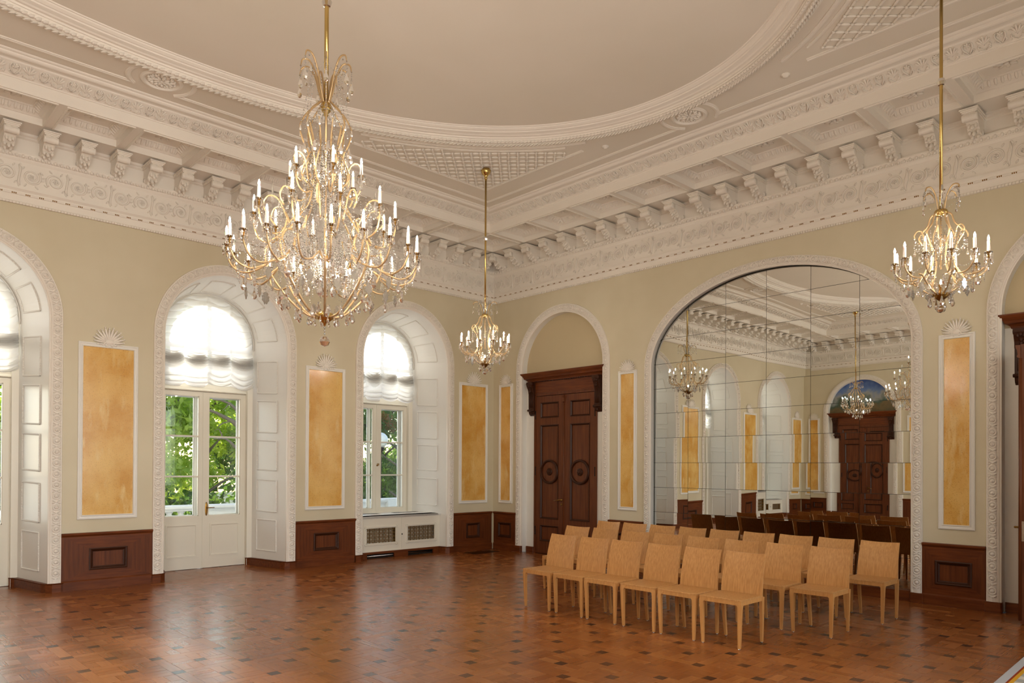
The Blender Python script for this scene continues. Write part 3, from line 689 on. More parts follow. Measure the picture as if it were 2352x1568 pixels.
# ---------------------------------------------------------------- splayed window reveals with framed panels
FR = (.965, 3.655, .985); BK = (.78, 3.73, .775)   # half width, spring, rise at the front and at the back
RD = .90
def reveal_pt(par, y):
    """par in [0,1] left jamb, [1,2] arch, [2,3] right jamb; y depth outwards"""
    t = y/RD; a = FR[0]+(BK[0]-FR[0])*t; zs = FR[1]+(BK[1]-FR[1])*t; b = FR[2]+(BK[2]-FR[2])*t
    if par <= 1: return (-a, -y, par*zs)
    if par >= 2: return (a, -y, (3-par)*zs)
    th = pi*(2-par); return (a*cos(th), -y, zs+b*sin(th))
def reveal(uc):
    root = struct(empty('trim_%d' % TRIM[0], frame('N', uc)[0], ROT['N'])); TRIM[0] += 1
    pars = [0, 1]+[1+i/40 for i in range(1, 40)]+[2, 3]
    mb = MB(); ys = [0, .10, .115, .125, .14, RD]; mb.grid([[reveal_pt(p, y) for p in pars] for y in ys], smooth=False)
    mb.build('reveal', M['gloss'], root)
    # narrow return at the back, against the window frame
    mb = MB(); P = arch_pts(BK[0], BK[1], BK[2], 0, 40); P3 = arch_pts(.70, 3.73, .70, 0, 40)
    mb.grid([[(p[0], -RD, p[1]) for p in P], [(p[0], -RD-.02, p[1]) for p in P3], [(p[0], -1.07, p[1]) for p in P3]], smooth=False); mb.build('frame_return', M['frame'], root)
    def loop(p0, p1, y0, y1, nm):
        c = [reveal_pt(p0, y0), reveal_pt(p1, y0), reveal_pt(p1, y1), reveal_pt(p0, y1)]
        pts = []
        def seg(pa, ya, pb, yb):
            A = [Vector(reveal_pt(pa+(pb-pa)*i/24, ya+(yb-ya)*i/24)) for i in range(25)]; ln = sum((A[i+1]-A[i]).length for i in range(24)); n = max(6, int(ln/.011))
            return [reveal_pt(pa+(pb-pa)*i/n, ya+(yb-ya)*i/n) for i in range(n)]
        pts = seg(p0, y0, p1, y0)+seg(p1, y0, p1, y1)+seg(p1, y1, p0, y1)+seg(p0, y1, p0, y0); pts.append(pts[0])
        mid = Vector((0, 0, 2.2)) if (p0 < 1 or p0 >= 2) else Vector((0, 0, 3.3))
        q = [Vector(p)+(Vector((mid.x, p[1], p[2] if (p0 < 1 or p0 >= 2) else mid.z))-Vector(p)).normalized()*.004 for p in pts]
        mb = MB(); mb.tube(q, [(.0135 if i % 2 else .0095) for i in range(len(q))], 6, smooth=False, caps=False); mb.build(nm, M['gloss'], root)
    for (z0, z1) in ((.27, .787), (.93, 1.455), (1.625, 2.118), (2.258, 2.782), (2.915, 3.447)):
        zc = FR[1]+.04; loop(z0/zc, z1/zc, .255, .762, 'panel_moulding'); loop(3-z1/zc, 3-z0/zc, .255, .762, 'panel_moulding')
    for i in range(5):
        w = 1/5; loop(1+i*w+.035, 1+(i+1)*w-.035, .255, .762, 'panel_moulding')
    return root
for (c, *_r) in NOPEN: reveal(c)

# ---------------------------------------------------------------- glazed doors and windows (local x along, y into room, z up), plane y=-1.02
DY = -1.0
def sash(parent, x0, x1, z0, z1, zb, bars, y, th, stile, m, leafname, panel=None):
    """one casement: stiles and rails, glazing bars, panes; zb = bottom of glass"""
    zt = z1-.075; gx0, gx1 = x0+stile[0], x1-stile[1]
    mb = MB(); mb.box(x0, gx0, y-th, y, z0, z1); mb.box(gx1, x1, y-th, y, z0, z1); mb.box(gx0, gx1, y-th, y, zt, z1); mb.box(gx0, gx1, y-th, y, z0, zb)
    for (s0, s1, t0, t1) in ((gx0, gx0+.010, zb, zt), (gx1-.010, gx1, zb, zt), (gx0, gx1, zb, zb+.012), (gx0, gx1, zt-.010, zt)): mb.box(s0, s1, y-th*.75, y-.012, t0, t1)
    leaf = mb.build(leafname, m, parent)
    for z in bars:
        mb = MB(); mb.poly_extrude([(y-.006, z-.012), (y-.002, z-.004), (y-.002, z+.004), (y-.006, z+.012), (y-th*.7, z+.012), (y-th*.7, z-.012)], gx0, gx1, 'x'); mb.build('glazing_bar', m, leaf)
    zz = [zb]+list(bars)+[zt]
    for a, b in zip(zz, zz[1:]):
        mb = MB(); mb.box(gx0+.002, gx1-.002, y-th*.55, y-th*.55+.004, a+.002, b-.002); mb.build('pane', M['glass'], leaf)
    if panel:
        (pz0, pz1) = panel; px0, px1 = x0+.10, x1-.10; mb = MB()
        for (i0, h0, i1, h1) in ((0, .012, .02, .012), (.02, .012, .035, -.004)):
            A = [(px0+i0, y+h0, pz0+i0), (px1-i0, y+h0, pz0+i0), (px1-i0, y+h0, pz1-i0), (px0+i0, y+h0, pz1-i0)]; B = [(px0+i1, y+h1, pz0+i1), (px1-i1, y+h1, pz0+i1), (px1-i1, y+h1, pz1-i1), (px0+i1, y+h1, pz1-i1)]
            mb.grid([A, B], closed_u=True, smooth=False)
        A = [(px0, y, pz0), (px1, y, pz0), (px1, y, pz1), (px0, y, pz1)]; B = [(p[0], y+.012, p[2]) for p in A]; mb.grid([A, B], closed_u=True, smooth=False)
        mb.build('panel_moulding', m, leaf)
    return leaf
def hinge(parent, x, y, zs):
    for z in zs:
        mb = MB(); mb.lathe([(0, -.062), (.007, -.06), (.009, -.052), (.0075, -.045), (.0075, .045), (.009, .052), (.007, .06), (0, .062)], 8, (x, y, z)); mb.build('hinge', M['frame'], parent)
def fanlight(root, zt, y):
    """arched light above the transom, behind the blind"""
    P = arch_pts(.705, 3.73, .70, zt, 32); Q = arch_pts(.63, 3.73, .625, zt+.06, 32)
    mb = MB(); mb.grid([[(p[0], y, p[1]) for p in P], [(p[0], y, p[1]) for p in Q], [(p[0], y-.06, p[1]) for p in Q]], smooth=False)
    mb.box(-.705, .705, y-.06, y, zt-.0, zt+.06); mb.box(-.03, .03, y-.06, y, zt+.06, 4.36); mb.box(-.63, .63, y-.06, y-.001, 3.62, 3.68); mb.build('fanlight_frame', M['frame'], root)
    mb = MB(); vs = [(p[0], y-.03, p[1]) for p in Q]; mb.add(vs, [tuple(range(len(vs)))]); mb.build('fanlight_pane', M['glass'], root)
def french_door(uc, name):
    root = struct(empty(name, frame('N', uc)[0], ROT['N'])); y = DY
    mb = MB(); mb.box(-.775, -.705, y-.09, y+.02, .0, 3.73); mb.box(.705, .775, y-.09, y+.02, .0, 3.73); mb.poly_extrude([(y-.09, 2.915), (y+.01, 2.915), (y+.03, 2.925), (y+.03, 2.94), (y+.012, 2.955), (y+.012, 2.985), (y-.09, 2.985)], -.705, .705, 'x'); mb.build('door_frame', M['frame'], root)
    for s in (-1, 1):
        x0, x1 = (-.700, -.004) if s < 0 else (.004, .700); st = (.088, .078) if s > 0 else (.078, .088)
        lf_ = sash(root, x0, x1, .008, 2.91, .865, (1.515, 2.178), y, .055, (st[1], st[0]) if s > 0 else (st[1], st[0]), M['frame'], 'door_leaf', (.20, .735))
        hinge(lf_, .704*s, y+.006, (.42, 1.45, 2.5))
        sash(root, -.70 if s < 0 else .03, -.03 if s < 0 else .70, .0, 2.91, .865, (1.515, 2.178), y-.19, .045, (.06, .06), M['gloss'], 'outer_leaf')
    mb = MB(); mb.box(-.022, .022, y, y+.010, .012, 2.905); mb.build('cover_strip', M['frame'], root)
    fanlight(root, 2.985, y); 
    # oval back plate and lever; local +x is towards the corridor side of the photograph's left
    hx = -.045
    mb = MB(); mb.ell((hx, y+.006, .98), [(.024, 0, 0), (0, 0, .115), (0, .006, 0)], 14, 6); hp = mb.build('handle_plate', M['brassold'], root)
    mb = MB(); mb.tube([(hx, y+.005, 1.0), (hx, y+.05, 1.0), (hx-.02, y+.056, 1.0), (hx-.115, y+.056, .998)], [.009, .009, .009, .007], 8); mb.build('door_handle', M['brassold'], hp)
    # outer box frame
    mb = MB()
    for s in (-1, 1): mb.box(s*.70-.03, s*.70+.03, y-.20, y-.06, 0, 3.6)
    mb.box(-.7, .7, y-.24, y-.06, 2.91, 2.99); mb.build('outer_frame', M['gloss'], root)
    return root
def casement(uc, name):
    root = struct(empty(name, frame('N', uc)[0], ROT['N'])); y = DY
    mb = MB(); mb.box(-.775, -.735, y-.09, y+.02, .78, 3.73); mb.box(.735, .775, y-.09, y+.02, .78, 3.73); mb.box(-.775, .775, y-.09, y+.01, .76, .80); mb.poly_extrude([(y-.09, 2.915), (y+.01, 2.915), (y+.03, 2.925), (y+.03, 2.94), (y+.012, 2.955), (y+.012, 2.985), (y-.09, 2.985)], -.735, .735, 'x'); mb.build('window_frame', M['frame'], root)
    for s in (-1, 1):
        x0, x1 = (-.732, -.004) if s < 0 else (.004, .732)
        lf_ = sash(root, x0, x1, .80, 2.91, .865, (1.52, 2.172), y, .055, (.105, .09) if s < 0 else (.09, .105), M['frame'], 'casement')
        hinge(lf_, .736*s, y+.006, (1.15, 1.75, 2.55))
        sash(root, -.70 if s < 0 else .03, -.03 if s < 0 else .70, .80, 2.91, .865, (1.52, 2.172), y-.19, .045, (.06, .06), M['gloss'], 'outer_casement')
    mb = MB(); mb.box(-.020, .020, y, y+.010, .81, 2.905); mb.build('cover_strip', M['frame'], root)
    fanlight(root, 2.985, y)
    mb = MB(); mb.lathe([(0, 0), (.016, .0), (.016, .008), (.006, .012), (.006, .03), (0, .03)], 10, (0, y+.010, 1.71), axis='y')
    for s in (-1, 1): mb.ell((s*.014, y+.045, 1.732), [(.012, 0, 0), (0, 0, .026), (0, .006, 0)], 8, 4)
    mb.build('window_knob', M['brassold'], root)
    mb = MB()
    for s in (-1, 1): mb.box(s*.70-.03, s*.70+.03, y-.20, y-.06, .78, 3.6)
    mb.box(-.7, .7, y-.24, y-.06, 2.91, 2.99); mb.box(-.7, .7, y-.24, y-.06, .78, .84); mb.build('outer_frame', M['gloss'], root)
    return root
casement(-12.31, 'window_1'); french_door(-8.93, 'door_1'); french_door(-5.555, 'door_2'); casement(-2.19, 'window_2')
# invented south windows behind the viewer, made to admit the fill light
for i, (c, a, zs, b, z0) in enumerate(SOPEN):
    root = struct(empty('window_%d' % (3+i), frame('S', c)[0], 0)); mb = MB(); P = arch_pts(a, zs, b, z0, 32); Q = arch_pts(a-.08, zs, b-.08, z0+.08, 32)
    mb.grid([[(p[0], 0, p[1]) for p in P], [(p[0], -.3, p[1]) for p in P], [(p[0], -.3, p[1]) for p in Q], [(p[0], -.36, p[1]) for p in Q]], smooth=False); mb.box(-a, a, -.3, 0, z0-.02, z0); mb.box(-a, a, -.36, -.3, z0, z0+.08); mb.box(-.04, .04, -.36, -.3, z0, zs+b-.05); mb.box(-a, a, -.36, -.3, 2.9, 2.98); mb.build('window_frame', M['gloss'], root)
    mb = MB(); vs = [(p[0], -.33, p[1]) for p in Q]; mb.add(vs, [tuple(range(len(vs)))]); mb.build('pane', M['glass'], root)

# ---------------------------------------------------------------- ruched sheer blinds in the arches
def blind(uc, seed, label):
    r = np.random.default_rng(seed); nu, nv = 96, 230; rows = []
    a = .765; cols = [-.765, -.375, 0.0, .375, .765]; off = r.uniform(-.3, .3, (5, 60))
    zb0 = 2.985
    def top(x): return 3.72+.77*sqrt(max(0, 1-(x/a)**2)) if abs(x) < a else 3.72
    # irregular fold phases down the cloth
    for j in range(nv+1):
        row = []
        for i in range(nu+1):
            x = -a+2*a*i/nu; k = min(3, max(0, int((x+a)/(2*a/4)))); f = (x-cols[k])/(cols[k+1]-cols[k]); sag = 4*f*(1-f)
            zbot = zb0+.045-.075*sag*(.85+.3*sin(k*2.3+seed)); zt = top(x)*.998
            full = zbot+(4.49-zbot)*(1-j/nv); z = min(full, zt) if j else zt
            t = (4.49-full)/(4.49-zbot)                    # 0 at the crown, 1 at the hem
            drop = sag*(.055+.03*sin(k+seed))
            low = 1/(1+math.exp(-(t-.70)*26))               # gathered lower third
            ph = (full+drop)*2*pi/(.118*(1-low)+.074*low)
            wob = .9*sin(x*9+k*1.7+full*2.1)+.6*sin(full*17+k*2+seed)+1.0*sin(x*3.1+seed*2)
            amp = (.013*(1-low)+.034*low)*(.55+.6*sag)
            y = .012*sag*(1-low)+.05*low*(.6+.5*sag)+amp*sin(ph+wob*.55)+.004*sin(ph*2.13+x*21)
            y -= .014*(1-sag)**6                           # cords pull the cloth back
            row.append((x, y, min(zt, z+(.024*(1-low)+.016*low)*(.25+.75*sag)*sin(ph+wob*.55+1.3)*min(1, max(0, (zt-z)/.05)))))
        rows.append(row)
    root = thing(empty('ruched_blind', (uc, .865, 0), pi), label, 'blind', 'ruched blinds in the window arches')
    mb = MB(); mb.grid(rows)
    lo_ = int(nv*.62)                                        # the gathered lower third lies in several thicknesses
    for sh, dz in ((-.02, .03),): mb.grid([[(p[0]*.995, p[1]*.6+sh, min(p[2]+dz, 3.46+.05*sin(p[0]*16))) for p in r_] for r_ in rows[lo_:]])
    mb.build('cloth', M['silk'], root)
    mb = MB(); pts = [(.775*cos(pi*i/40), .0, 3.72+.785*sin(pi*i/40)) for i in range(41)]; mb.tube([(.775, 0, 3.66)]+pts+[(-.775, 0, 3.66)], .012, 6); mb.build('arched_rail', M['gloss'], root)
    return root
blind(-12.31, 4, 'white ruched blind in the window arch farthest left along the window wall')
blind(-8.93, 1, 'white ruched blind above the left glazed door, cut by the photo edge')
blind(-5.555, 2, 'white ruched blind above the fully seen white glazed door')
blind(-2.19, 3, 'white ruched blind above the window with the radiator cover')

# ---------------------------------------------------------------- radiator covers with lattice grilles
def radiator(uc, label):
    root = thing(empty('radiator_cover', frame('N', uc)[0], pi), label, 'radiator cover', 'radiator covers under the windows'); y = -.165; a = .925
    mb = MB(); gr = [(-.80, -.17), (.08, .71)]; gr = [(-.735, -.105), (.165, .79)]; gr = [(-.79, -.155), (.125, .755)]
    zs = (.135, .285, .555, .735); xs = [-a, gr[0][0], gr[0][1], gr[1][0], gr[1][1], a]
    for i in range(5):
        if i in (1, 3): mb.box(xs[i], xs[i+1], y-.02, y, zs[0], zs[1]); mb.box(xs[i], xs[i+1], y-.02, y, zs[2], zs[3])
        else: mb.box(xs[i], xs[i+1], y-.02, y, zs[0], zs[3])
    mb.box(-a-.02, a+.02, y-.02, y+.014, .128, .15); mb.box(-.006, .0, y, y+.006, .15, .735); mb.build('front', M['frame'], root)
    mb = MB(); mb.poly_extrude([(-1.0, .745), (y+.012, .745), (y+.03, .752), (y+.032, .775), (y+.024, .782), (-1.0, .782)], -.86, .86, 'x')
    mb.poly_extrude([(y-.2, .735), (y+.012, .735), (y+.016, .745), (y+.03, .752), (y+.032, .775), (y+.024, .782), (y-.2, .782)], -.955, .955, 'x'); mb.build('sill', M['gloss'], root)
    for (g0, g1) in gr:
        mb = MB()
        for (i0, h0, i1, h1) in ((-.045, .0, -.04, .012), (-.04, .012, -.015, .014), (-.015, .014, 0, -.01)):
            A = [(g0+i0, y+h0, zs[1]+i0), (g1-i0, y+h0, zs[1]+i0), (g1-i0, y+h0, zs[2]-i0), (g0+i0, y+h0, zs[2]-i0)]; B = [(g0+i1, y+h1, zs[1]+i1), (g1-i1, y+h1, zs[1]+i1), (g1-i1, y+h1, zs[2]-i1), (g0+i1, y+h1, zs[2]-i1)]
            mb.grid([A, B], closed_u=True, smooth=False)
        for cx_ in (g0-.02, g1+.02):
            for cz in (zs[1]-.02, zs[2]+.02):
                for q in range(5): mb.ell((cx_+.022*cos(q*1.26), y+.012, cz+.022*sin(q*1.26)), [(.014, 0, 0), (0, 0, .012), (0, .01, 0)], 5, 3)
        fr_ = mb.build('grille_frame', M['frame'], root)
        mb = MB(); n = 9; w = (g1-g0)/n; hgt = zs[2]-zs[1]
        for i in range(n+1): mb.box(g0+i*w-.003, g0+i*w+.003, y-.016, y-.010, zs[1], zs[2])
        for i in range(n):                                # lattice of pointed leaves
            for j in range(4):
                z0_, z1_ = zs[1]+hgt*j/4, zs[1]+hgt*(j+1)/4; x0_, x1_ = g0+i*w, g0+(i+1)*w; xm = (x0_+x1_)/2
                for (p, q) in (((x0_, z0_), (xm, z1_)), ((x1_, z0_), (xm, z1_)), ((x0_, z1_), (xm, z0_+hgt/16)), ((x1_, z1_), (xm, z0_+hgt/16))): mb.tube([(p[0], y-.013, p[1]), ((p[0]+q[0])/2+(.006 if p[0] < xm else -.006), y-.010, (p[1]+q[1])/2), (q[0], y-.013, q[1])], .0035, 4, caps=False)
        mb.build('lattice', M['brassold'], fr_)
        mb = MB()
        for i in range(6): mb.box(g0+(g1-g0)*(i+.1)/6, g0+(g1-g0)*(i+.9)/6, y-.14, y-.07, zs[1]-.1, zs[2]+.06)
        mb.build('radiator_column', mat('radiator_enamel', lin(190, 182, 164), .5), root)
        mb = MB(); mb.box(g0-.05, g1+.05, y-.30, y-.28, .15, .72); mb.build('back_board', M['dark'], root)
        mb = MB()
        for i in range(26): mb.box(g0+.02+i*.0225, g0+.034+i*.0225, y-.62, y-.50, .783, .785)
        mb.build('sill_slot', M['dark'], root)
        # dark plinth with an air slot
    mb = MB(); mb.lathe([(0, 0), (.013, 0), (.013, .010), (.008, .016), (0, .017)], 10, (-.02, y, .42), axis='y'); mb.build('knob', M['darkmetal'], root)
    mb = MB(); sx = (-a-.06, gr[0][0]+.03, gr[0][1]-.0, gr[1][0]+.03, gr[1][1], a+.06)
    for i in (0, 2, 4): mb.box(sx[i], sx[i+1], y-.02, y+.012, 0, .13)
    for i in (1, 3): mb.box(sx[i], sx[i+1], y-.02, y+.012, .085, .13)
    mb.build('plinth', M['oakdark'], root)
    mb = MB(); mb.box(-a, a, y-.10, y-.08, 0, .13); mb.build('plinth_back', M['dark'], root)
    mb = MB(); mb.tube([(-.75, y-.05, .045), (.75, y-.05, .045)], .014, 8); mb.build('pipe', M['steel'], root)
radiator(-12.31, 'cream radiator cover with two brass grilles under the window next to the far door wall')
radiator(-2.19, 'cream radiator cover with two brass lattice grilles under the window beside the corner')

# ---------------------------------------------------------------- plinth blocks and skirting
def plinth(pts, name, closed=False, th=.03, hgt=.125, m='oakdark'):
    """skirting swept along a floor line (world xy); it stands th proud to the left of the line"""
    n = len(pts); rows = []; V = [Vector(p) for p in pts]
    for i in range(n):
        d1 = (V[i]-V[i-1]).normalized() if i else (V[1]-V[0]).normalized(); d2_ = (V[i+1]-V[i]).normalized() if i < n-1 else d1
        n1 = Vector((-d1.y, d1.x)); n2 = Vector((-d2_.y, d2_.x)); b = (n1+n2); b = b/max(.3, b.dot(n1))
        rows.append([(*(V[i]), 0), (*(V[i]+b*th), 0), (*(V[i]+b*th), hgt-.018), (*(V[i]+b*(th-.012)), hgt), (*(V[i]), hgt)])
    mb = MB(); mb.grid(rows, smooth=False); mb.f += [tuple(range(5)), tuple(range(5*n-5, 5*n))]; mb.sm += [False]*2
    return mb
base_n = struct(empty('baseboard_north')); base_e = struct(empty('baseboard_east')); base_w = struct(empty('baseboard_west'))
for (c, *_r) in NOPEN:
    for s in (-1, 1):
        door = abs(c+7.25) < 2.5
        pts = [(c+s*1.135, 0), (c+s*1.02, 0), (c+s*.975, .03), (c+s*.945, .10), (c+s*(.78 if door else .935), .90 if door else .16), (c+s*(.72 if door else .93), .97 if door else .17)]
        if s > 0: pts = pts[::-1]
        # left of the direction of travel must be the room side
        if s < 0: pts = pts[::-1]; pts = pts[::-1]
        P = pts if s < 0 else pts
        a_ = plinth([Vector(p) for p in P], 'plinth', th=-.045 if True else .045)
        a_.build('plinth_block', M['oakdark'], base_n)
def pb(side, u0, u1, par, d0=0, d1=.055, hgt=.125):
    mb = MB(); b = .014; mb.add([(u0, d0, 0), (u1, d0, 0), (u1, d1-b, 0), (u1-b, d1, 0), (u0+b, d1, 0), (u0, d1-b, 0), (u0, d0, hgt), (u1, d0, hgt), (u1, d1-b, hgt), (u1-b, d1, hgt), (u0+b, d1, hgt), (u0, d1-b, hgt)],
        [(0, 1, 7, 6), (1, 2, 8, 7), (2, 3, 9, 8), (3, 4, 10, 9), (4, 5, 11, 10), (5, 0, 6, 11), (6, 7, 8, 9, 10, 11)])
    loc, rz = frame(side, 0); return mb.build('plinth_block', M['oakdark'], par, loc, rz)
for side, par, ops in (('E', base_e, EOPEN), ('W', base_w, WOPEN)):
    for (c, a, *_r) in ops:
        w = .155 if a < 1.5 else .135
        for s in (-1, 1):
            cc = c if side == 'E' else -c; x0, x1 = sorted((cc+s*(a-.01), cc+s*(a+w+.02))); pb(side, x0, x1, par)
            if a < 1.5:
                x0, x1 = sorted((cc+s*.81, cc+s*(a-.01))); pb(side, x0, x1, par, -.13, -.095, .115)
mb = MB(); mb.box(-5.99-2.02, -5.99+2.02, -.06, .02, 0, .135); loc, rz = frame('E', 0); mb.build('skirting', M['oakdark'], base_e, loc, rz)

# ---------------------------------------------------------------- dark oak wainscot
def wainscot(side, u0, u1):
    """u0<u1 in wall coordinates"""
    sgn = 1 if side in ('E', 'S') else -1
    root = struct(empty('trim_%d' % TRIM[0], frame(side, (u0+u1)/2)[0], ROT[side])); TRIM[0] += 1; w = (u1-u0)/2; H_ = .775
    ix = min(.34, w*.42) if w < .5 else .335; iz0, iz1 = .262, .562
    mb = MB()                                             # mitred frame boards
    A = [(-w, .03, .135), (w, .03, .135), (w, .03, .735), (-w, .03, .735)]; B = [(-w+ix, .03, iz0), (w-ix, .03, iz0), (w-ix, .03, iz1), (-w+ix, .03, iz1)]
    for i, nm in enumerate(('rail', 'stile', 'rail', 'stile')):
        mb = MB(); j = (i+1) % 4; d = [(p[0], 0, p[2]) for p in (A[i], A[j], B[j], B[i])]; f = [A[i], A[j], B[j], B[i]]
        mb.add(f+d, [(0, 1, 2, 3), (0, 1, 5, 4), (1, 2, 6, 5), (2, 3, 7, 6), (3, 0, 4, 7)]); mb.build(nm, M['oakdark' if nm == 'rail' else 'oakdarkv'], root)
    mb = MB()
    pr = [(0, .03), (0, .042), (.012, .046), (.026, .040), (.036, .026), (.05, .020), (.05, .012)]
    for (i0, h0), (i1, h1) in zip(pr, pr[1:]):
        q = lambda i_, h_: [(-w+ix+i_, h_, iz0+i_), (w-ix-i_, h_, iz0+i_), (w-ix-i_, h_, iz1-i_), (-w+ix+i_, h_, iz1-i_)]
        mb.grid([q(i0, h0), q(i1, h1)], closed_u=True, smooth=False)
    mb.build('panel_moulding', M['doormould'], root)
    k = .05; mb = MB(); mb.box(-w+ix+k, w-ix-k, .004, .014, iz0+k, iz1-k); mb.build('panel', M['oakdarkv'], root)
    mb = MB(); mb.poly_extrude([(0, .725), (.034, .725), (.040, .738), (.048, .742), (.056, .752), (.058, .766), (.052, .775), (0, .777)], -w, w, 'x'); mb.build('cap_rail', M['oakdark'], root)
    mb = MB(); mb.poly_extrude([(0, 0), (.045, 0), (.045, .120), (.036, .132), (.030, .137), (0, .137)], -w, w, 'x'); mb.build('skirting', M['oakdark'], root)
    return root
for (u0, u1) in ((-14.44, -13.42), (-11.20, -10.05), (-7.82, -6.67), (-4.445, -3.30), (-1.08, -.06)): wainscot('N', u0, u1)
for (u0, u1) in ((-.715, -.06), (-3.83, -3.08), (-8.845, -8.145), (-11.86, -11.215)): wainscot('E', u0, u1)
for (u0, u1) in ((-.715, -.06), (-7.0, -3.08), (-11.86, -7.02)): wainscot('W', u0, u1)
wainscot('S', -14.4, -.1) if False else None

# ---------------------------------------------------------------- yellow marbled panels in white frames with a shell on top
def shell_mesh():
    mb = MB(); n = 13
    for i in range(n):
        a = -1.45+2.9*i/(n-1); l = .115+.022*cos(a*1.0)+(.014 if i % 2 else 0); r = .055+l*.55
        mb.ell((r*sin(a), .014, .012+r*cos(a)), [(.0165*cos(a), 0, -.0165*sin(a)), (0, .011, 0), (l*.62*sin(a), 0, l*.62*cos(a))], 6, 5)
        mb.ell(((.06+l*1.05)*sin(a), .018, .012+(.06+l*1.05)*cos(a)), [(.013*cos(a), 0, -.013*sin(a)), (0, .012, 0), (.016*sin(a), 0, .016*cos(a))], 5, 3)
    mb.ell((0, .014, .03), [(.06, 0, 0), (0, .014, 0), (0, 0, .045)], 8, 4)
    for s in (-1, 1):
        for (x, z, l, a) in ((.03, -.022, .024, .6), (.07, -.012, .03, .25), (.11, -.010, .03, -.1), (.145, -.006, .026, .1), (.055, .012, .03, .7)):
            mb.ell((s*x, .016, z), [(l*cos(a), 0, s*l*sin(a)*-1), (0, .012, 0), (.012*sin(a)*s, 0, .012*cos(a))], 6, 3)
    return mb.mesh('shell_ornament', M['plaster'])
SHELL = shell_mesh()
def marble_panel(side, uc, w, label):
    root = thing(empty('marbled_wall_panel', frame(side, uc)[0], ROT[side]), label, 'wall panel', 'yellow marbled panels in white frames'); h_ = w/2; z0, z1 = .957, 3.385
    mb = MB(); pr = [(0, 0), (0, .020), (.006, .024), (.020, .024), (.026, .018), (.040, .016), (.048, .026), (.056, .026), (.060, .018), (.060, .008)]
    q = lambda i_, h0: [(-h_+i_, h0, z0+i_), (h_-i_, h0, z0+i_), (h_-i_, h0, z1-i_), (-h_+i_, h0, z1-i_)]
    for (i0, a0), (i1, a1) in zip(pr, pr[1:]): mb.grid([q(i0, a0), q(i1, a1)], closed_u=True, smooth=False)
    mb.build('frame', M['gloss'], root)
    mb = MB(); mb.box(-h_+.058, h_-.058, .002, .011, z0+.058, z1-.058); mb.build('marbled_slab', M['marble'], root)
    sc_ = 1.0 if w > .5 else .82
    o = obj('shell_ornament', SHELL, root, (0, .006, z1-.005)); o.scale = (sc_, 1, sc_)
for u, w, l in ((-13.95, .755, 'wide yellow marbled panel at the far left end of the window wall'), (-10.62, .755, 'wide yellow marbled panel left of the cut-off glazed door'), (-7.255, .755, 'wide yellow marbled panel above the wainscot left of the fully seen glazed door'), (-3.89, .75, 'wide yellow marbled panel between the glazed door and the radiator window'), (-.55, .755, 'yellow marbled panel between the radiator window and the room corner')):
    marble_panel('N', u, w, l)
for u, l in ((-.388, 'narrow yellow marbled panel between the room corner and the dark closed door'), (-3.47, 'narrow yellow marbled panel between the dark closed door and the mirror'), (-8.525, 'narrow yellow marbled panel right of the mirror, next to the open door'), (-11.55, 'narrow yellow marbled panel beyond the open door, outside the picture')):
    marble_panel('E', u, .40, l)
for u, l in ((-.388, 'narrow yellow marbled panel by the corner on the wall seen only in the mirror'), (-3.47, 'narrow yellow marbled panel left of the painted-lunette door seen in the mirror')): marble_panel('W', u, .40, l)
# ---------------------------------------------------------------- big arched mirror of separate panes
mir = thing(empty('wall_mirror', frame('E', -5.99)[0], ROT['E']), 'large arched mirror of many rectangular panes behind the chairs', 'mirror')
def mtop(x): return 3.378+1.30*sqrt(max(0, 1-(x/2.02)**2))
mb = MB(); P = arch_pts(2.03, 3.378, 1.31, .13, 60)
mb.add([(p[0], -.075, p[1]) for p in P], [tuple(range(len(P)))]); mb2 = MB(); mb2.grid([[(p[0], -.075, p[1]) for p in P], [(p[0], .0, p[1]) for p in P]], smooth=False); mb2.build('rebate', M['plaster'], mir); mb.build('backing', mat('mirror_backing', lin(70, 72, 66), .5), mir)
g = .0026
for k in range(6):
    for j in range(11):
        xa, xb = -2.02+.6733*k+g, -2.02+.6733*(k+1)-g; za, zb = .13+.4135*j+g, .13+.4135*(j+1)-g
        if max(mtop(xa), mtop(xb)) < za+.02: continue
        lim = 2.018 if za <= 3.378 else 2.018*sqrt(max(0, 1-((za+.004-3.378)/1.30)**2)); xa, xb = max(xa, -lim), min(xb, lim)
        n = 12; tx, tz = rng.normal(0, .0007), rng.normal(0, .0007); bl = (.0011 if j < 5 else .00030)*rng.uniform(.6, 1.3)*(1 if rng.random() < .7 else -1); bl2 = bl*rng.uniform(-.6, .9)
        rows = []
        for q in range(n+1):
            row = []
            for i in range(n+1):
                fx, fz = i/n, q/n; x = xa+(xb-xa)*fx; zt = min(zb, mtop(x)-.001); z = za+max(.0005, zt-za)*fz
                row.append((x, -.062+bl*sin(pi*fx)*.7+bl2*sin(pi*fz)+tx*(fx-.5)+tz*(fz-.5), z))
            rows.append(row)
        mb = MB(); mb.grid(rows); mb.build('mirror_pane', M['mirror'], mir)

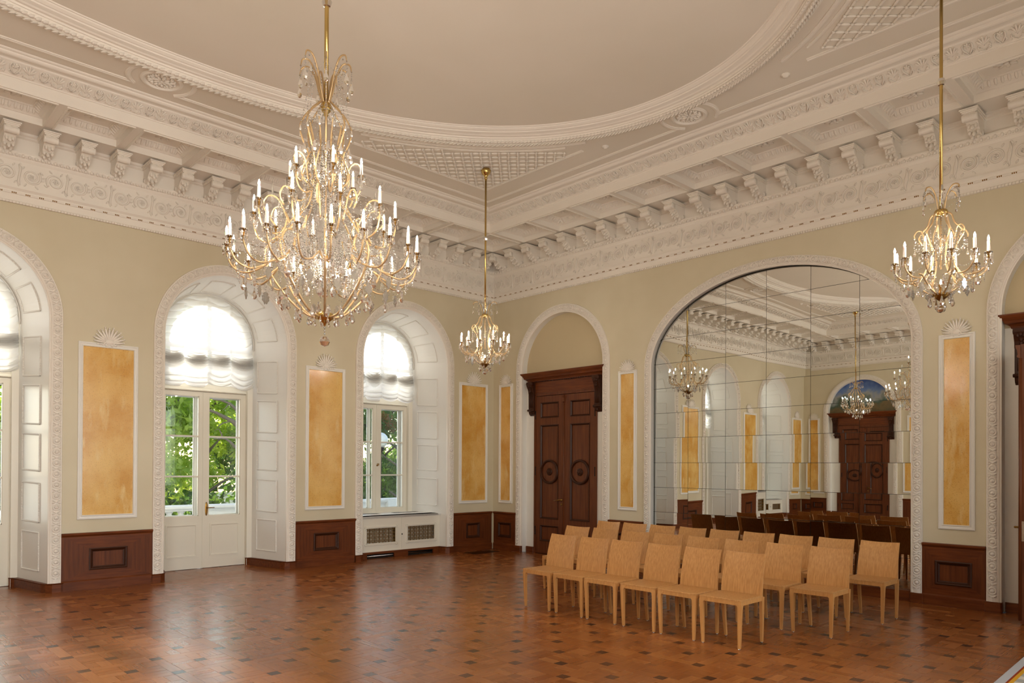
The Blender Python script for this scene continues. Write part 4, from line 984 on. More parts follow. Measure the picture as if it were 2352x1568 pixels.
# ---------------------------------------------------------------- panelled oak doors in arched niches
def door_leaf(parent, hx, hy, s, th=.05, rz=0, handle=False, astragal=False):
    """leaf reaching from the hinge towards s*x; front face at local y=0"""
    W_ = .752; lf = empty('door_leaf', (hx, hy, 0), rz, parent); X = lambda a, b: (min(s*a, s*b), max(s*a, s*b)); z0, z1 = .012, 3.085
    p0, p1 = .125, .608; rows = ((.25, .562), (.688, 2.522), (2.655, 2.962))
    mb = MB(); mb.box(*X(0, p0), -th, 0, z0, z1); mb.box(*X(p1, W_), -th, 0, z0, z1); mb.build('stile', M['doorwood'], lf)
    zz = [z0]+[v for r in rows for v in r]+[z1]; mb = MB()
    for a, b in zip(zz[::2], zz[1::2]): mb.box(*X(p0, p1), -th, 0, a, b)
    mb.build('rail', M['doorwood'], lf)
    for (a, b) in rows:
        mb = MB(); x0, x1 = X(p0, p1); pr = [(0, .0), (0, .008), (.010, .010), (.020, .002), (.032, -.012), (.034, -.024)]
        q = lambda i_, h_: [(x0+i_, h_, a+i_), (x1-i_, h_, a+i_), (x1-i_, h_, b-i_), (x0+i_, h_, b-i_)]
        for (i0, h0), (i1, h1) in zip(pr, pr[1:]): mb.grid([q(i0, h0), q(i1, h1)], closed_u=True, smooth=False)
        mb.build('panel_moulding', M['doormould'], lf)
        mb = MB(); mb.box(x0+.03, x1-.03, -th+.008, -.026, a+.03, b-.03); mb.build('panel', M['doorwood'], lf)
    c = (s*(p0+p1)/2, 0, 1.607); mb = MB(); mb.lathe([(.236, -.026), (.236, .012), (.226, .022), (.212, .024), (.198, .016), (.192, -.004), (.190, -.010)], 40, c, smooth=False, axis='y'); mb.build('roundel_ring', M['doormould'], lf)
    mb = MB(); mb.lathe([(.192, -.012), (.0, -.012)], 40, c, smooth=False, axis='y'); mb.build('roundel_disc', M['doorwood'], lf)
    mb = MB(); mb.lathe([(.072, -.012), (.070, .002), (.058, .010), (.045, .006), (.036, .012), (.020, .018), (0, .02)], 20, c, axis='y')
    for i in range(8): mb.ell((c[0]+.052*cos(i*pi/4), .008, c[2]+.052*sin(i*pi/4)), [(.016*cos(i*pi/4), 0, .016*sin(i*pi/4)), (-.012*sin(i*pi/4), 0, .012*cos(i*pi/4)), (0, .008, 0)], 5, 3)
    mb.build('roundel_boss', M['doormould'], lf)
    for z in (.45, 1.62, 2.72):
        mb = MB(); mb.lathe([(0, -.085), (.010, -.082), (.012, -.07), (.009, -.062), (.009, .062), (.012, .07), (.010, .082), (0, .085)], 8, (s*-.004, .008, z)); mb.build('hinge', M['darkmetal'], lf)
    if astragal:
        mb = MB(); mb.lathe([(.0, .05), (.018, .05), (.018, 2.93), (0, 2.93)], 8, (s*(W_-.004), .0, 0)); mb.build('astragal', M['doorwood'], lf)
        mb = MB(); mb.poly_extrude([(-.004, 2.93), (.024, 2.94), (.030, 2.955), (.022, 2.97), (.028, 3.02), (.040, 3.045), (.044, 3.075), (-.004, 3.075)], s*(W_-.004)-.026, s*(W_-.004)+.026, 'x'); mb.build('astragal_capital', M['doorwood'], lf)
    if handle:
        hx_ = s*(W_-.06); mb = MB(); mb.lathe([(0, .0), (.026, 0), (.026, .006), (.014, .010), (.012, .04), (0, .04)], 12, (hx_, 0, 1.07), axis='y')
        mb.tube([(hx_, .035, 1.07), (hx_, .055, 1.07), (hx_-s*.03, .062, 1.068), (hx_-s*.05, .060, 1.062), (hx_-s*.08, .058, 1.066), (hx_-s*.155, .056, 1.052)], [.010, .012, .013, .010, .009, .006], 8); mb.build('door_handle', M['brassold'], lf)
        mb = MB(); mb.ell((hx_, .002, .985), [(.020, 0, 0), (0, 0, .026), (0, .005, 0)], 10, 4); mb.build('keyhole_plate', M['brassold'], lf)
    return lf
def oak_door(side, uc, name, opened=False, lunette=False):
    root = struct(empty(name, frame(side, uc)[0], ROT[side])); B = -.13
    P = arch_pts(1.03, 3.60, 1.03, 0, 48)
    mb = MB(); mb.grid([[(p[0], .0, p[1]) for p in P], [(p[0], B, p[1]) for p in P]], smooth=False)
    for s in (-1, 1): mb.quad((s*.78, B, 0), (s*1.03, B, 0), (s*1.03, B, 3.46), (s*.78, B, 3.46))
    mb.build('niche', M['gloss'], root)
    mb = MB(); Q = arch_pts(1.03, 3.60, 1.03, 3.40, 48); mb.add([(p[0], B+.002, p[1]) for p in Q], [tuple(range(len(Q)))]); o = mb.build('painted_lunette' if lunette else 'tympanum', M['lunette' if lunette else 'tymp'], root)
    mb = MB()
    for s in (-1, 1):
        x0, x1 = sorted((s*.757, s*.80)); mb.box(x0, x1, B-.08, B+.028, 0, 3.145)
    mb.box(-.80, .80, B-.08, B+.028, 3.095, 3.145); mb.box(-.80, .80, B-.02, B+.036, 3.135, 3.150); mb.build('door_frame', M['doorwood'], root)
    mb = MB(); mb.box(-.93, .93, B-.02, B+.022, 3.15, 3.40); mb.build('frieze_board', M['oakdark'], root)
    def cor(k): return [(-1.0, 0), (-1.0, 0)]
    mb = MB(); pr = [(.0, 3.385), (.055, 3.385), (.06, 3.405), (.085, 3.43), (.11, 3.44), (.12, 3.47), (.15, 3.50), (.165, 3.53), (.165, 3.545), (0, 3.545)]
    rows = []                                             # cornice returned on both ends
    for d, z in pr: rows.append([(-.90-d, B, z), (-.90-d, B+d, z), (.90+d, B+d, z), (.90+d, B, z)])
    mb.grid(rows, smooth=False); mb.build('cornice', M['oakdark'], root)
    mb = MB(); n = 46
    for i in range(n): x = -.76+1.52*i/(n-1); mb.box(x-.010, x+.010, B+.02, B+.05, 3.368, 3.392)
    stuff(mb.build('dentil_row', M['doormould'], root))
    for s in (-1, 1):
        mb = MB(); xc = s*.845; w = .072
        prof = [(B, 3.372), (B+.135, 3.372), (B+.14, 3.34), (B+.125, 3.29), (B+.09, 3.22), (B+.072, 3.14), (B+.068, 2.90), (B+.066, 2.845), (B+.085, 2.835), (B+.085, 2.80), (B+.064, 2.79), (B+.05, 2.745), (B+.02, 2.715), (B, 2.71)]
        mb.poly_extrude([(a, b) for a, b in prof], xc-w, xc+w, 'x')
        for q in (-.035, 0, .035): mb.tube([(xc+q, B+.080, 3.17), (xc+q, B+.072, 3.0), (xc+q, B+.070, 2.87)], .010, 5)
        for (qx, qz, qy) in ((0, 3.30, .125), (-.03, 3.29, .118), (.03, 3.29, .118), (0, 3.24, .10), (0, 3.20, .09), (0, 2.76, .06)): mb.ell((xc+qx, B+qy, qz), [(.022, 0, 0), (0, .018, .01), (0, -.01, .032)], 6, 4)
        mb.lathe([(0, -.085), (.022, -.085), (.022, .085), (0, .085)], 10, (xc, B+.075, 2.818), axis='x'); mb.lathe([(0, -.078), (.035, -.078), (.035, .078), (0, .078)], 10, (xc, B+.105, 3.335), axis='x')
        mb.build('corbel', M['doormould'], root)
    if opened: lf = door_leaf(root, .757, B+.02, -1, rz=-radians(87), handle=True, astragal=True); mb = MB(); mb.box(-.758, -.752, -.037, -.013, .92, 1.14); mb.build('lock_plate', M['steel'], lf); mb = MB(); mb.box(-.766, -.757, -.031, -.019, 1.055, 1.085); mb.build('latch', M['steel'], lf)
    else: door_leaf(root, .757, B+.02, -1, handle=True, astragal=True)
    door_leaf(root, -.757, B+.02, 1)
    mb = MB()  # dark box added behind the leaves to stop outside light leaking in
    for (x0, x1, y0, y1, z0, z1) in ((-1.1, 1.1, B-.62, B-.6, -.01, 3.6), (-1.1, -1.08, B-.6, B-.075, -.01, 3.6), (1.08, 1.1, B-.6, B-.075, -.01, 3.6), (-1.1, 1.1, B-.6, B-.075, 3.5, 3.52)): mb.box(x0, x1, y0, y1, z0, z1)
    mb.build('dark_backing', M['dark'], root)
    return root
oak_door('E', DOORC[0], 'door_3'); oak_door('E', DOORC[1], 'door_4', opened=True); oak_door('W', DOORC[0], 'door_5', lunette=True)

# ---------------------------------------------------------------- chairs (front towards -x)
def leg_mesh(fx, fy, front):
    mb = MB(); sy = 1 if fy > 0 else -1
    def ring(x, y, a, b, z): return [(x-a, y-b, z), (x+a, y-b, z), (x+a, y+b, z), (x-a, y+b, z)]
    if front: secs = [(fx, fy, .0105, .0125, .008), (fx-.004, fy+sy*.004, .014, .0165, .18), (fx-.007, fy+sy*.009, .0165, .019, .36), (fx-.006, fy+sy*.009, .0185, .021, .405), (fx+.002, fy+sy*.001, .026, .029, .425), (fx+.010, fy-sy*.009, .0325, .0365, .440), (fx+.010, fy-sy*.009, .0325, .0365, .4515)]
    else: secs = [(fx, fy, .0105, .0125, .008), (fx-.016, fy+sy*.008, .016, .015, .20), (fx-.030, fy+sy*.014, .021, .0165, .40), (fx-.032, fy+sy*.016, .024, .017, .452)]
    rows = [ring(*s_) for s_ in secs]; mb.grid(rows, closed_u=True, smooth=False); n = len(rows); mb.f += [(0, 1, 2, 3), (n*4-4, n*4-3, n*4-2, n*4-1)]; mb.sm += [False]*2
    return mb.mesh('leg', M['chairleg'])
_mb = MB(); _mb.lathe([(0, 0), (.011, 0), (.011, .005), (.006, .008), (.006, .012), (0, .012)], 10, (0, 0, 0)); GLIDE = _mb.mesh('glide', M['steel'])
LEGS = [(leg_mesh(fx, fy, fr), fx, fy) for fx, fr in ((-.215, True), (.215, False)) for fy in (-.195, .195)]
_mb = MB(); N1 = 10
_top = [(-.238, -.224), (.170, -.222), (.170, .222), (-.238, .224)]
_mb.add([(x, y, .452) for x, y in _top]+[(x, y, .464) for x, y in _top]+[(x*.992, y*.992, .467) for x, y in _top], [(0, 1, 5, 4), (1, 2, 6, 5), (2, 3, 7, 6), (3, 0, 4, 7), (4, 5, 9, 8), (5, 6, 10, 9), (6, 7, 11, 10), (7, 4, 8, 11), (8, 9, 10, 11), (3, 2, 1, 0)])
SEAT = _mb.mesh('seat', M['chair'])
_mb = MB(); _mb.box(-.236, -.212, -.222, .222, .415, .4515); _mb.box(-.236, .175, -.222, -.200, .415, .4515); _mb.box(-.236, .175, .200, .222, .415, .4515); _mb.box(.150, .175, -.2, .2, .415, .4515); APRON = _mb.mesh('seat_frame', M['chairleg'])
_mb = MB(); nu, nv = 14, 12
def _bk(i, j, o):
    f = i/nu*2-1; t = j/nv; hw = .224-.012*t; z = .440+t*.424-.010*(1-f*f)*t
    x = .172+.018*t+.075*t*t-.0+.020*(1-f*f)*(.35+.65*t)
    return (x+o, f*hw, z)
fr_ = [[_bk(i, j, -.007) for i in range(nu+1)] for j in range(nv+1)]; bk_ = [[_bk(i, j, .007) for i in range(nu+1)] for j in range(nv+1)]
_mb.grid(fr_); _mb.grid(bk_)
_mb.grid([[r[0] for r in fr_], [r[0] for r in bk_]], smooth=False); _mb.grid([[r[-1] for r in fr_], [r[-1] for r in bk_]], smooth=False); _mb.grid([fr_[0], bk_[0]], smooth=False); _mb.grid([fr_[-1], bk_[-1]], smooth=False)
BACK = _mb.mesh('backrest', M['chair'])
def chair(x, y, rz, label, group):
    r = thing(empty('dining_chair', (x, y, 0), rz), label, 'chair', group)
    obj('seat', SEAT, r); obj('seat_frame', APRON, r); obj('backrest', BACK, r)
    for me, fx, fy in LEGS:
        l = obj('leg', me, r); obj('glide', GLIDE, l, (fx, fy, -.0))
    return r
ORD = ('first', 'second', 'third', 'fourth', 'fifth', 'sixth', 'seventh', 'eighth', 'ninth')
R1 = [-5.107, -5.610, -6.085, -6.596, -7.075, -7.565]
R2 = [-4.38, -4.89, -5.40, -5.91, -6.42, -6.93, -7.444, -7.96]
R3 = [-8.07+.5*i for i in range(8, -1, -1)]
for i, y in enumerate(R1):
    lab = 'light oak chair, %s from the left in the front row of six' % ORD[i]
    if i == 0: lab = 'light oak chair at the left end of the front row, nearest the closed door'
    if i == 5: lab = 'light oak chair at the right end of the front row, nearest the viewer'
    chair(-3.70, y, rng.normal(0, .008), lab, 'light oak chairs in the front row')
for i, y in enumerate(R2):
    lab = 'light oak chair, %s from the left in the middle row of eight' % ORD[i]
    if i == 7: lab = 'light oak chair at the right end of the middle row, whole seat in view'
    chair(-2.605, y, rng.normal(0, .008), lab, 'light oak chairs in the middle row')
for i, y in enumerate(R3):
    lab = 'light oak chair, %s from the left in the back row along the mirror' % ORD[i]
    if i == 8: lab = 'light oak chair at the right end of the back row, before the mirror edge'
    chair(-1.515, y, rng.normal(0, .008), lab, 'light oak chairs in the back row')

# ---------------------------------------------------------------- chandeliers
def drop_mesh(l, r, n=6):
    mb = MB(); mb.lathe([(.0015, 0), (r*.35, -l*.12), (r*.45, -l*.3), (r*.95, -l*.62), (r, -l*.75), (r*.6, -l*.93), (0.0008, -l)], n, smooth=False); return mb.mesh('crystal_pendant', M['crystal'])
def prism_mesh(l, r):
    mb = MB(); mb.lathe([(.001, 0), (r, -r*1.2), (r, -l+r*1.6), (.001, -l)], 4, smooth=False); return mb.mesh('crystal_prism', M['crystal'])
DROP, DROPL, PRISM = drop_mesh(.055, .012), drop_mesh(.095, .021), prism_mesh(.075, .0085)
def leaf_pend():
    mb = MB(); out = [(0, 0), (.018, -.012), (.012, -.022), (.030, -.034), (.022, -.050), (.028, -.066), (.012, -.080), (0, -.10)]; pts = out+[(-x, z) for x, z in out[-2:0:-1]]
    mb.poly_extrude([(x, z) for x, z in pts], -.004, .004, 'y'); return mb.mesh('leaf_pendant', M['crystal'])
LEAFP = leaf_pend()
_mb = MB(); _mb.lathe([(0, 0), (.0135, 0), (.013, .006), (.0125, .09), (.0105, .097), (.0, .098)], 10); CANDLE = _mb.mesh('candle', M['candle'])
_mb = MB(); _mb.lathe([(.003, 0), (.0080, .011), (.0062, .024), (.0006, .040)], 5); FLAME = _mb.mesh('bulb', M['bulb'])
_mb = MB(); _mb.lathe([(.006, -.008), (.0125, .010), (.0115, .024), (.005, .044), (.0006, .052)], 8); BULBG = _mb.mesh('bulb_glass', M['bulbglass'])
_mb = MB(); _mb.lathe([(.004, -.055), (.010, -.050), (.006, -.042), (.012, -.030), (.009, -.018), (.018, -.008), (.024, -.004), (.025, .0), (.012, .002), (0, .002)], 10); PAN = _mb.mesh('drip_pan', M['brassold'])
def bead(mb, p, r=.007):
    x, y, z = p; mb.add([(x+r, y, z), (x-r, y, z), (x, y+r, z), (x, y-r, z), (x, y, z+r), (x, y, z-r)], [(0, 2, 4), (2, 1, 4), (1, 3, 4), (3, 0, 4), (2, 0, 5), (1, 2, 5), (3, 1, 5), (0, 3, 5)], True)
def string(mb, p, q, sag, step=.019, r=.007):
    p, q = Vector(p), Vector(q); n = max(3, int((p-q).length*(1+sag)/step))
    for i in range(n+1):
        t = i/n; c = p.lerp(q, t); c.z -= sag*4*t*(1-t); bead(mb, c, r*(1.25 if i % 4 == 0 else .85))
def rad(a, r, z): return (r*cos(a), r*sin(a), z)
def spline(pts, n=6):
    """smooth (Catmull-Rom) points in r,z"""
    out = []; P = [pts[0]]+list(pts)+[pts[-1]]
    for i in range(1, len(P)-2):
        for k in range(n):
            t = k/n; a, b, c, d = (np.array(P[i+j-1]) for j in range(4)); out.append(tuple(.5*((2*b)+(-a+c)*t+(2*a-5*b+4*c-d)*t*t+(-a+3*b-3*c+d)*t**3)))
    out.append(tuple(pts[-1])); return out
def candle_arm(root, a, path, zc, rt=.009, pend=5, base_a=None, jj=0):
    sp = spline(path); ba = a if base_a is None else base_a; m = len(sp)
    pts = [rad(ba+(a-ba)*min(1, i/(m*.45)), r, z-zc) for i, (r, z) in enumerate(sp)]
    mb = MB(); mb.tube(pts, [rt]*(m-4)+[rt*.8, rt*.7, rt*.6, rt*.6], 6); arm = mb.build('arm', M['gold'], root)
    tip = Vector(pts[-1]); ztop = tip.z+.055
    obj('drip_pan', PAN, arm, (tip.x, tip.y, ztop)); obj('candle', CANDLE, arm, (tip.x, tip.y, ztop)); obj('bulb', FLAME, arm, (tip.x, tip.y, ztop+.101)); obj('bulb_glass', BULBG, arm, (tip.x, tip.y, ztop+.101))
    for i in range(pend):
        b = a+2*pi*(i+.5)/pend; me = (PRISM, DROP)[(i+jj) % 2]
        o = obj('crystal_pendant', me, arm, (tip.x+.030*cos(b), tip.y+.030*sin(b), ztop-.012-(.012 if i % 2 else .0))); o.rotation_euler = (0, 0, b*3)
    mb = MB()
    for i in range(10):
        b0, b1 = a+2*pi*i/10, a+2*pi*(i+1)/10; string(mb, (tip.x+.028*cos(b0), tip.y+.028*sin(b0), ztop-.008), (tip.x+.028*cos(b1), tip.y+.028*sin(b1), ztop-.008), .022, .014, .0055)
    for i in range(0, m-6, 5):
        string(mb, pts[i], (pts[i][0]*1.0, pts[i][1]*1.0, pts[i][2]-.05-.03*(i % 2)), 0, .016, .006)
    stuff(mb.build('bead_garland', M['crystal'], arm))
    return tip
def big_chandelier(x, y, label):
    zc = OVZ; root = thing(empty('crystal_chandelier', (x, y, zc)), label, 'chandelier')
    mb = MB(); mb.tube([(0, 0, 0), (0, 0, 4.60-zc)], .0175, 10); mb.lathe([(.0, 0), (.10, 0), (.095, -.03), (.05, -.06), (.02, -.08), (0.017, -.08)], 16); mb.build('rod', M['brass'], root)
    mb = MB(); mb.lathe([(.0, .045), (.03, .035), (.042, .0), (.03, -.035), (.0, -.045)], 10, (0, 0, 5.46-zc), smooth=False); mb.build('rod_ball', M['crystal'], root)
    mb = MB(); mb.lathe([(.018, .05), (.03, .045), (.038, .03), (.044, .0), (.036, -.025), (.020, -.04), (.022, -.055), (.012, -.07), (0, -.075)], 14, (0, 0, 4.60-zc)); mb.build('collar', M['brass'], root)
    # lyre frame
    rib = spline([(.045, 2.905), (.14, 2.925), (.26, 3.02), (.40, 3.20), (.46, 3.36), (.42, 3.49), (.34, 3.52), (.31, 3.46), (.33, 3.40)], 5)
    rib2 = spline([(.37, 3.52), (.27, 3.66), (.17, 3.80), (.135, 3.96), (.12, 4.10), (.135, 4.22), (.185, 4.34), (.20, 4.44), (.15, 4.54), (.07, 4.62), (.03, 4.66)], 5)
    for i in range(8):
        a = 2*pi*(i+.35)/8; mb = MB(); mb.tube([rad(a, r, z-zc) for r, z in rib], .0095, 6); mb.tube([rad(a, r, z-zc) for r, z in rib2], .0075, 6); mb.build('rib', M['gold'], root)
        b = a+pi/8; mb = MB(); mb.tube([rad(b, r, z-zc) for r, z in spline([(.10, 3.92), (.20, 4.02), (.155, 4.16), (.10, 4.27), (.12, 4.40), (.14, 4.47)], 5)], .006, 6); mb.build('inner_rib', M['gold'], root)
    mb = MB(); mb.lathe([(0, -.085), (.01, -.075), (.012, -.06), (.035, -.05), (.060, -.030), (.072, -.008), (.074, .01), (.060, .022), (.03, .03), (.012, .05), (0, .05)], 18, (0, 0, 2.92-zc)); mb.build('bowl', M['brass'], root)
    mb = MB(); mb.tube([(0, 0, 2.97-zc), (0, 0, 4.55-zc)], .012, 8); mb.lathe([(.0, .09), (.02, .08), (.034, .04), (.03, 0), (.018, -.03), (.03, -.06), (.0, -.09)], 10, (0, 0, 3.14-zc), smooth=False)
    for z in (3.45, 3.75, 4.0, 4.25): mb.lathe([(.0, .05), (.022, .03), (.03, 0), (.022, -.03), (0, -.05)], 8, (0, 0, z-zc), smooth=False)
    mb.build('glass_stem', M['crystal'], root)
    mb = MB()
    for z in (2.825, 2.80, 2.775): bead(mb, (0, 0, z-zc), .012)
    mb.lathe([(0, .042), (.026, .034), (.04, .012), (.042, -.006), (.028, -.034), (0, -.042)], 12, (0, 0, 2.715-zc), smooth=False); mb.build('bottom_ball', M['crystal'], root)
    for i in range(9):                                       # crown of plumes
        a = 2*pi*i/9; L = 1 if i % 2 else .82
        mb = MB(); mb.tube([rad(a, r*L, z-zc) for r, z in spline([(.03, 4.64), (.065, 4.74), (.10, 4.86), (.16, 4.955), (.225, 4.955), (.245, 4.90)], 5)], [.0075]*20+[.007, .006, .006, .005, .004, .004], 6); p = mb.build('plume', M['gold'], root)
        t = rad(a, .245*L, 4.90-zc)
        for k in range(2): o = obj('crystal_pendant', DROPL if k == 0 else DROP, p, (t[0]*(1-.25*k), t[1]*(1-.25*k), t[2]-.09+.05*k))
        mb = MB(); string(mb, t, (t[0], t[1], t[2]-.09), 0, .016, .007); a2 = 2*pi*(i+1)/9; string(mb, rad(a, .2*L, 4.93-zc), rad(a2, .2*(1.82-L), 4.93-zc), .10, .018, .007)
        string(mb, rad(a, .13*L, 4.90-zc), rad(a, .2, 4.42-zc), .0, .022, .007); stuff(mb.build('bead_garland', M['crystal'], p))
    tips = []
    for i in range(20):
        a = 2*pi*i/20+.80; ba = 2*pi*(i//2+.5)/10+.80-.157
        tips.append(candle_arm(root, a, [(.40, 3.33), (.49, 3.255), (.60, 3.215), (.69, 3.25), (.735, 3.33), (.742, 3.375)], zc, .0078, 5, ba, i))
    t2 = [candle_arm(root, 2*pi*i/10+.62, [(.33, 3.62), (.36, 3.53), (.44, 3.49), (.52, 3.53), (.552, 3.62), (.556, 3.675)], zc, .0072, 5, None, i) for i in range(10)]
    t3 = [candle_arm(root, 2*pi*i/6+.2, [(.16, 4.02), (.13, 3.93), (.19, 3.86), (.26, 3.88), (.292, 3.95), (.295, 3.99)], zc, .007, 5, None, i) for i in range(6)]
    for i in range(5): a = 2*pi*i/5+.7; mb = MB(); mb.tube([rad(a, r, z-zc) for r, z in spline([(.16, 3.98), (.19, 4.13), (.25, 4.17), (.29, 4.10), (.25, 4.05)], 5)], .0065, 6); mb.build('scroll', M['gold'], root)
    for i in range(10): a = 2*pi*i/10+.30; mb = MB(); mb.tube([rad(a, r, z-zc) for r, z in spline([(.28, 3.62), (.36, 3.80), (.44, 3.82), (.48, 3.74), (.44, 3.68)], 5)], .0065, 6); mb.build('scroll', M['gold'], root)
    for i in range(5):                                       # inner downlights
        a = 2*pi*i/5+.5; p = rad(a, .20, 3.30-zc); o = obj('lamp_holder', PAN, root, p); o.rotation_euler = (pi, 0, 0); o2 = obj('bulb', FLAME, o, (0, 0, .0)); 
    for i in range(5):                                       # glass spires
        a = 2*pi*i/5+1.1; mb = MB(); mb.lathe([(0, 0), (.014, .01), (.010, .03), (.016, .05), (.007, .09), (.010, .11), (.001, .19)], 6, rad(a, .43, 3.83-zc), smooth=False); mb.build('glass_spire', M['crystal'], root)
    mb = MB(); n = len(tips)
    for i in range(n): string(mb, tips[i]-Vector((0, 0, .02)), tips[(i+1) % n]-Vector((0, 0, .02)), .07, .019, .0075)
    for i in range(10): string(mb, t2[i]-Vector((0, 0, .02)), t2[(i+1) % 10]-Vector((0, 0, .02)), .10, .019, .0075)
    for i in range(6): string(mb, t3[i]-Vector((0, 0, .02)), t3[(i+1) % 6]-Vector((0, 0, .02)), .10, .019, .0075)
    for i in range(30):
        a = 2*pi*i/30; string(mb, rad(a, .43, 3.44-zc), rad(a+.05, .28, 3.16-zc), .02, .019, .0075); string(mb, rad(a, .36, 3.56-zc), rad(a, .20, 3.34-zc), -.02, .020, .0075); string(mb, rad(a+.1, .30, 3.60-zc), rad(a+.1, .15, 3.92-zc), .05, .021, .0075)
        if i % 2: string(mb, rad(a, .14, 3.98-zc), rad(a, .12, 4.30-zc), -.01, .022, .0075); string(mb, rad(a, .17, 4.44-zc), rad(a, .05, 4.60-zc), .04, .022, .0075)
        string(mb, rad(a, .10, 3.15-zc), rad(a, .14, 3.45-zc), -.02, .022, .0075); string(mb, rad(a, .08+.04*(i % 3), 4.25-zc), rad(a, .10+.03*(i % 3), 3.80-zc), 0, .021, .008)
        string(mb, rad(a, .46, 3.50-zc), rad(a+.1, .47, 3.28-zc), 0, .02, .0085); string(mb, rad(a+.03, .56, 3.44-zc), rad(a+.1, .57, 3.24-zc), 0, .02, .0085); string(mb, rad(a, .22+.05*(i % 3), 3.46-zc), rad(a, .20+.05*(i % 3), 3.12-zc), 0, .02, .0085)
        string(mb, rad(a, .36, 3.84-zc), rad(a, .37, 3.64-zc), 0, .02, .008); string(mb, rad(a, .66, 3.32-zc), rad(a, .66, 3.16-zc), 0, .02, .0085)
    stuff(mb.build('bead_strings', M['crystal'], root))
    for i in range(24):                                      # drops hung round the basket and rim
        a = 2*pi*i/24+.1; obj('leaf_pendant' if i % 2 else 'crystal_pendant', LEAFP if i % 2 else DROPL, root, rad(a, .62, 3.19-zc-(.02 if i % 3 else .05)), a+1.57)
        obj('crystal_pendant', DROPL, root, rad(a+.07, .36, 3.09-zc), a)
        if i % 2 == 0: obj('crystal_pendant', DROPL, root, rad(a, .22, 2.965-zc), a); obj('crystal_pendant', DROP, root, rad(a+.13, .11, 2.90-zc), a); obj('leaf_pendant', LEAFP, root, rad(a+.1, .50, 3.12-zc), a+1.2)
        if i % 2 == 0: obj('crystal_pendant', DROPL, root, rad(a, .20, 4.26-zc), a); obj('crystal_pendant', DROPL, root, rad(a+.1, .15, 4.10-zc), a); obj('crystal_pendant', DROP, root, rad(a+.2, .205, 4.42-zc), a)
        obj('crystal_pendant', DROP, root, rad(a+.05, .17, 3.95-zc+.06*(i % 3)), a); obj('crystal_pendant', DROPL if i % 2 else DROP, root, rad(a+.1, .30+.05*(i % 3), 3.52-zc-.05*(i % 4)), a)
    return root
def small_chandelier(x, y, label, group):
    zc = CZ; root = thing(empty('crystal_chandelier', (x, y, zc)), label, 'chandelier', group)
    mb = MB(); mb.tube([(0, 0, -.05), (0, 0, 4.03-zc)], .0145, 10); mb.build('rod', M['brass'], root)
    mb = MB(); mb.lathe([(0, 0), (.075, -.002), (.078, -.03), (.062, -.075), (.035, -.10), (.022, -.13), (.026, -.15), (.014, -.17), (0, -.17)], 18); mb.build('canopy', M['brass'], root)
    mb = MB(); mb.lathe([(0, .038), (.026, .028), (.036, 0), (.026, -.028), (0, -.038)], 10, (0, 0, 5.22-zc), smooth=False); mb.build('rod_ball', M['crystal'], root)
    mb = MB(); mb.lathe([(.02, .03), (.05, .024), (.058, .008), (.056, -.012), (.045, -.022), (.02, -.026)], 14, (0, 0, 4.03-zc)); mb.build('collar', M['brass'], root)
    for i in range(6):
        a = 2*pi*i/6+.3; mb = MB(); mb.tube([rad(a, r, z-zc) for r, z in spline([(.05, 4.03), (.085, 4.00), (.105, 3.93), (.155, 3.87), (.175, 3.82), (.13, 3.74), (.10, 3.64), (.11, 3.54), (.17, 3.44), (.20, 3.40)], 5)], .008, 6); mb.tube([rad(a, r, z-zc) for r, z in spline([(.045, 3.285), (.12, 3.325), (.19, 3.40), (.23, 3.445), (.27, 3.45)], 5)], .008, 6); mb.build('rib', M['gold'], root)
        b = a+pi/6; mb = MB(); mb.tube([rad(b, r, z-zc) for r, z in spline([(.13, 3.76), (.16, 3.86), (.20, 3.87), (.225, 3.83), (.22, 3.80)], 5)], .006, 6); br = mb.build('branch', M['gold'], root)
        mb = MB(); t = rad(b, .222, 3.80-zc); string(mb, t, (t[0], t[1], t[2]-.10), 0, .017, .007); string(mb, t, rad(b+pi/3, .222, 3.80-zc), .09, .018, .0065); string(mb, t, rad(a, .10, 3.62-zc), .05, .019, .0065); string(mb, t, rad(a-pi/3, .10, 3.62-zc), .04, .019, .0065); stuff(mb.build('bead_garland', M['crystal'], br))
        obj('crystal_pendant', DROP, br, (t[0], t[1], t[2]-.105))
    for i in range(8):
        a = 2*pi*i/8; L = 1 if i % 2 else .75; mb = MB(); mb.tube([rad(a, r*L, z-zc) for r, z in spline([(.03, 4.04), (.045, 4.11), (.07, 4.19), (.12, 4.245), (.17, 4.235), (.185, 4.20)], 5)], .0065, 6); p = mb.build('plume', M['gold' if i % 2 else 'crystal'], root)
        t = rad(a, .185*L, 4.20-zc); mb = MB(); string(mb, t, (t[0], t[1], t[2]-.085), 0, .016, .0065); string(mb, t, rad(a+pi/4, .185*(1.75-L), 4.20-zc), .08, .018, .006); stuff(mb.build('bead_garland', M['crystal'], p)); obj('crystal_pendant', DROP, p, (t[0], t[1], t[2]-.085))
    mb = MB(); mb.lathe([(0, -.055), (.012, -.05), (.03, -.036), (.055, -.018), (.075, .0), (.078, .012), (.06, .016), (.02, .018), (.012, .07), (.02, .09), (.02, .10), (0, .10)], 18, (0, 0, 3.28-zc)); mb.build('bowl', M['brassold'], root)
    mb = MB(); mb.tube([(0, 0, 3.52-zc), (0, 0, 4.02-zc)], .008, 6); mb.build('stem', M['gold'], root)
    for z in (3.385,): obj('bulb', FLAME, root, (0, 0, z-zc)); obj('bulb_glass', BULBG, root, (0, 0, z-zc))
    mb = MB(); bead(mb, (0, 0, 3.215-zc), .011); mb.lathe([(0, .05), (.010, .04), (.022, .008), (.036, -.012), (.038, -.026), (.026, -.045), (0, -.052)], 12, (0, 0, 3.175-zc), smooth=False); mb.build('bottom_ball', M['crystal'], root)
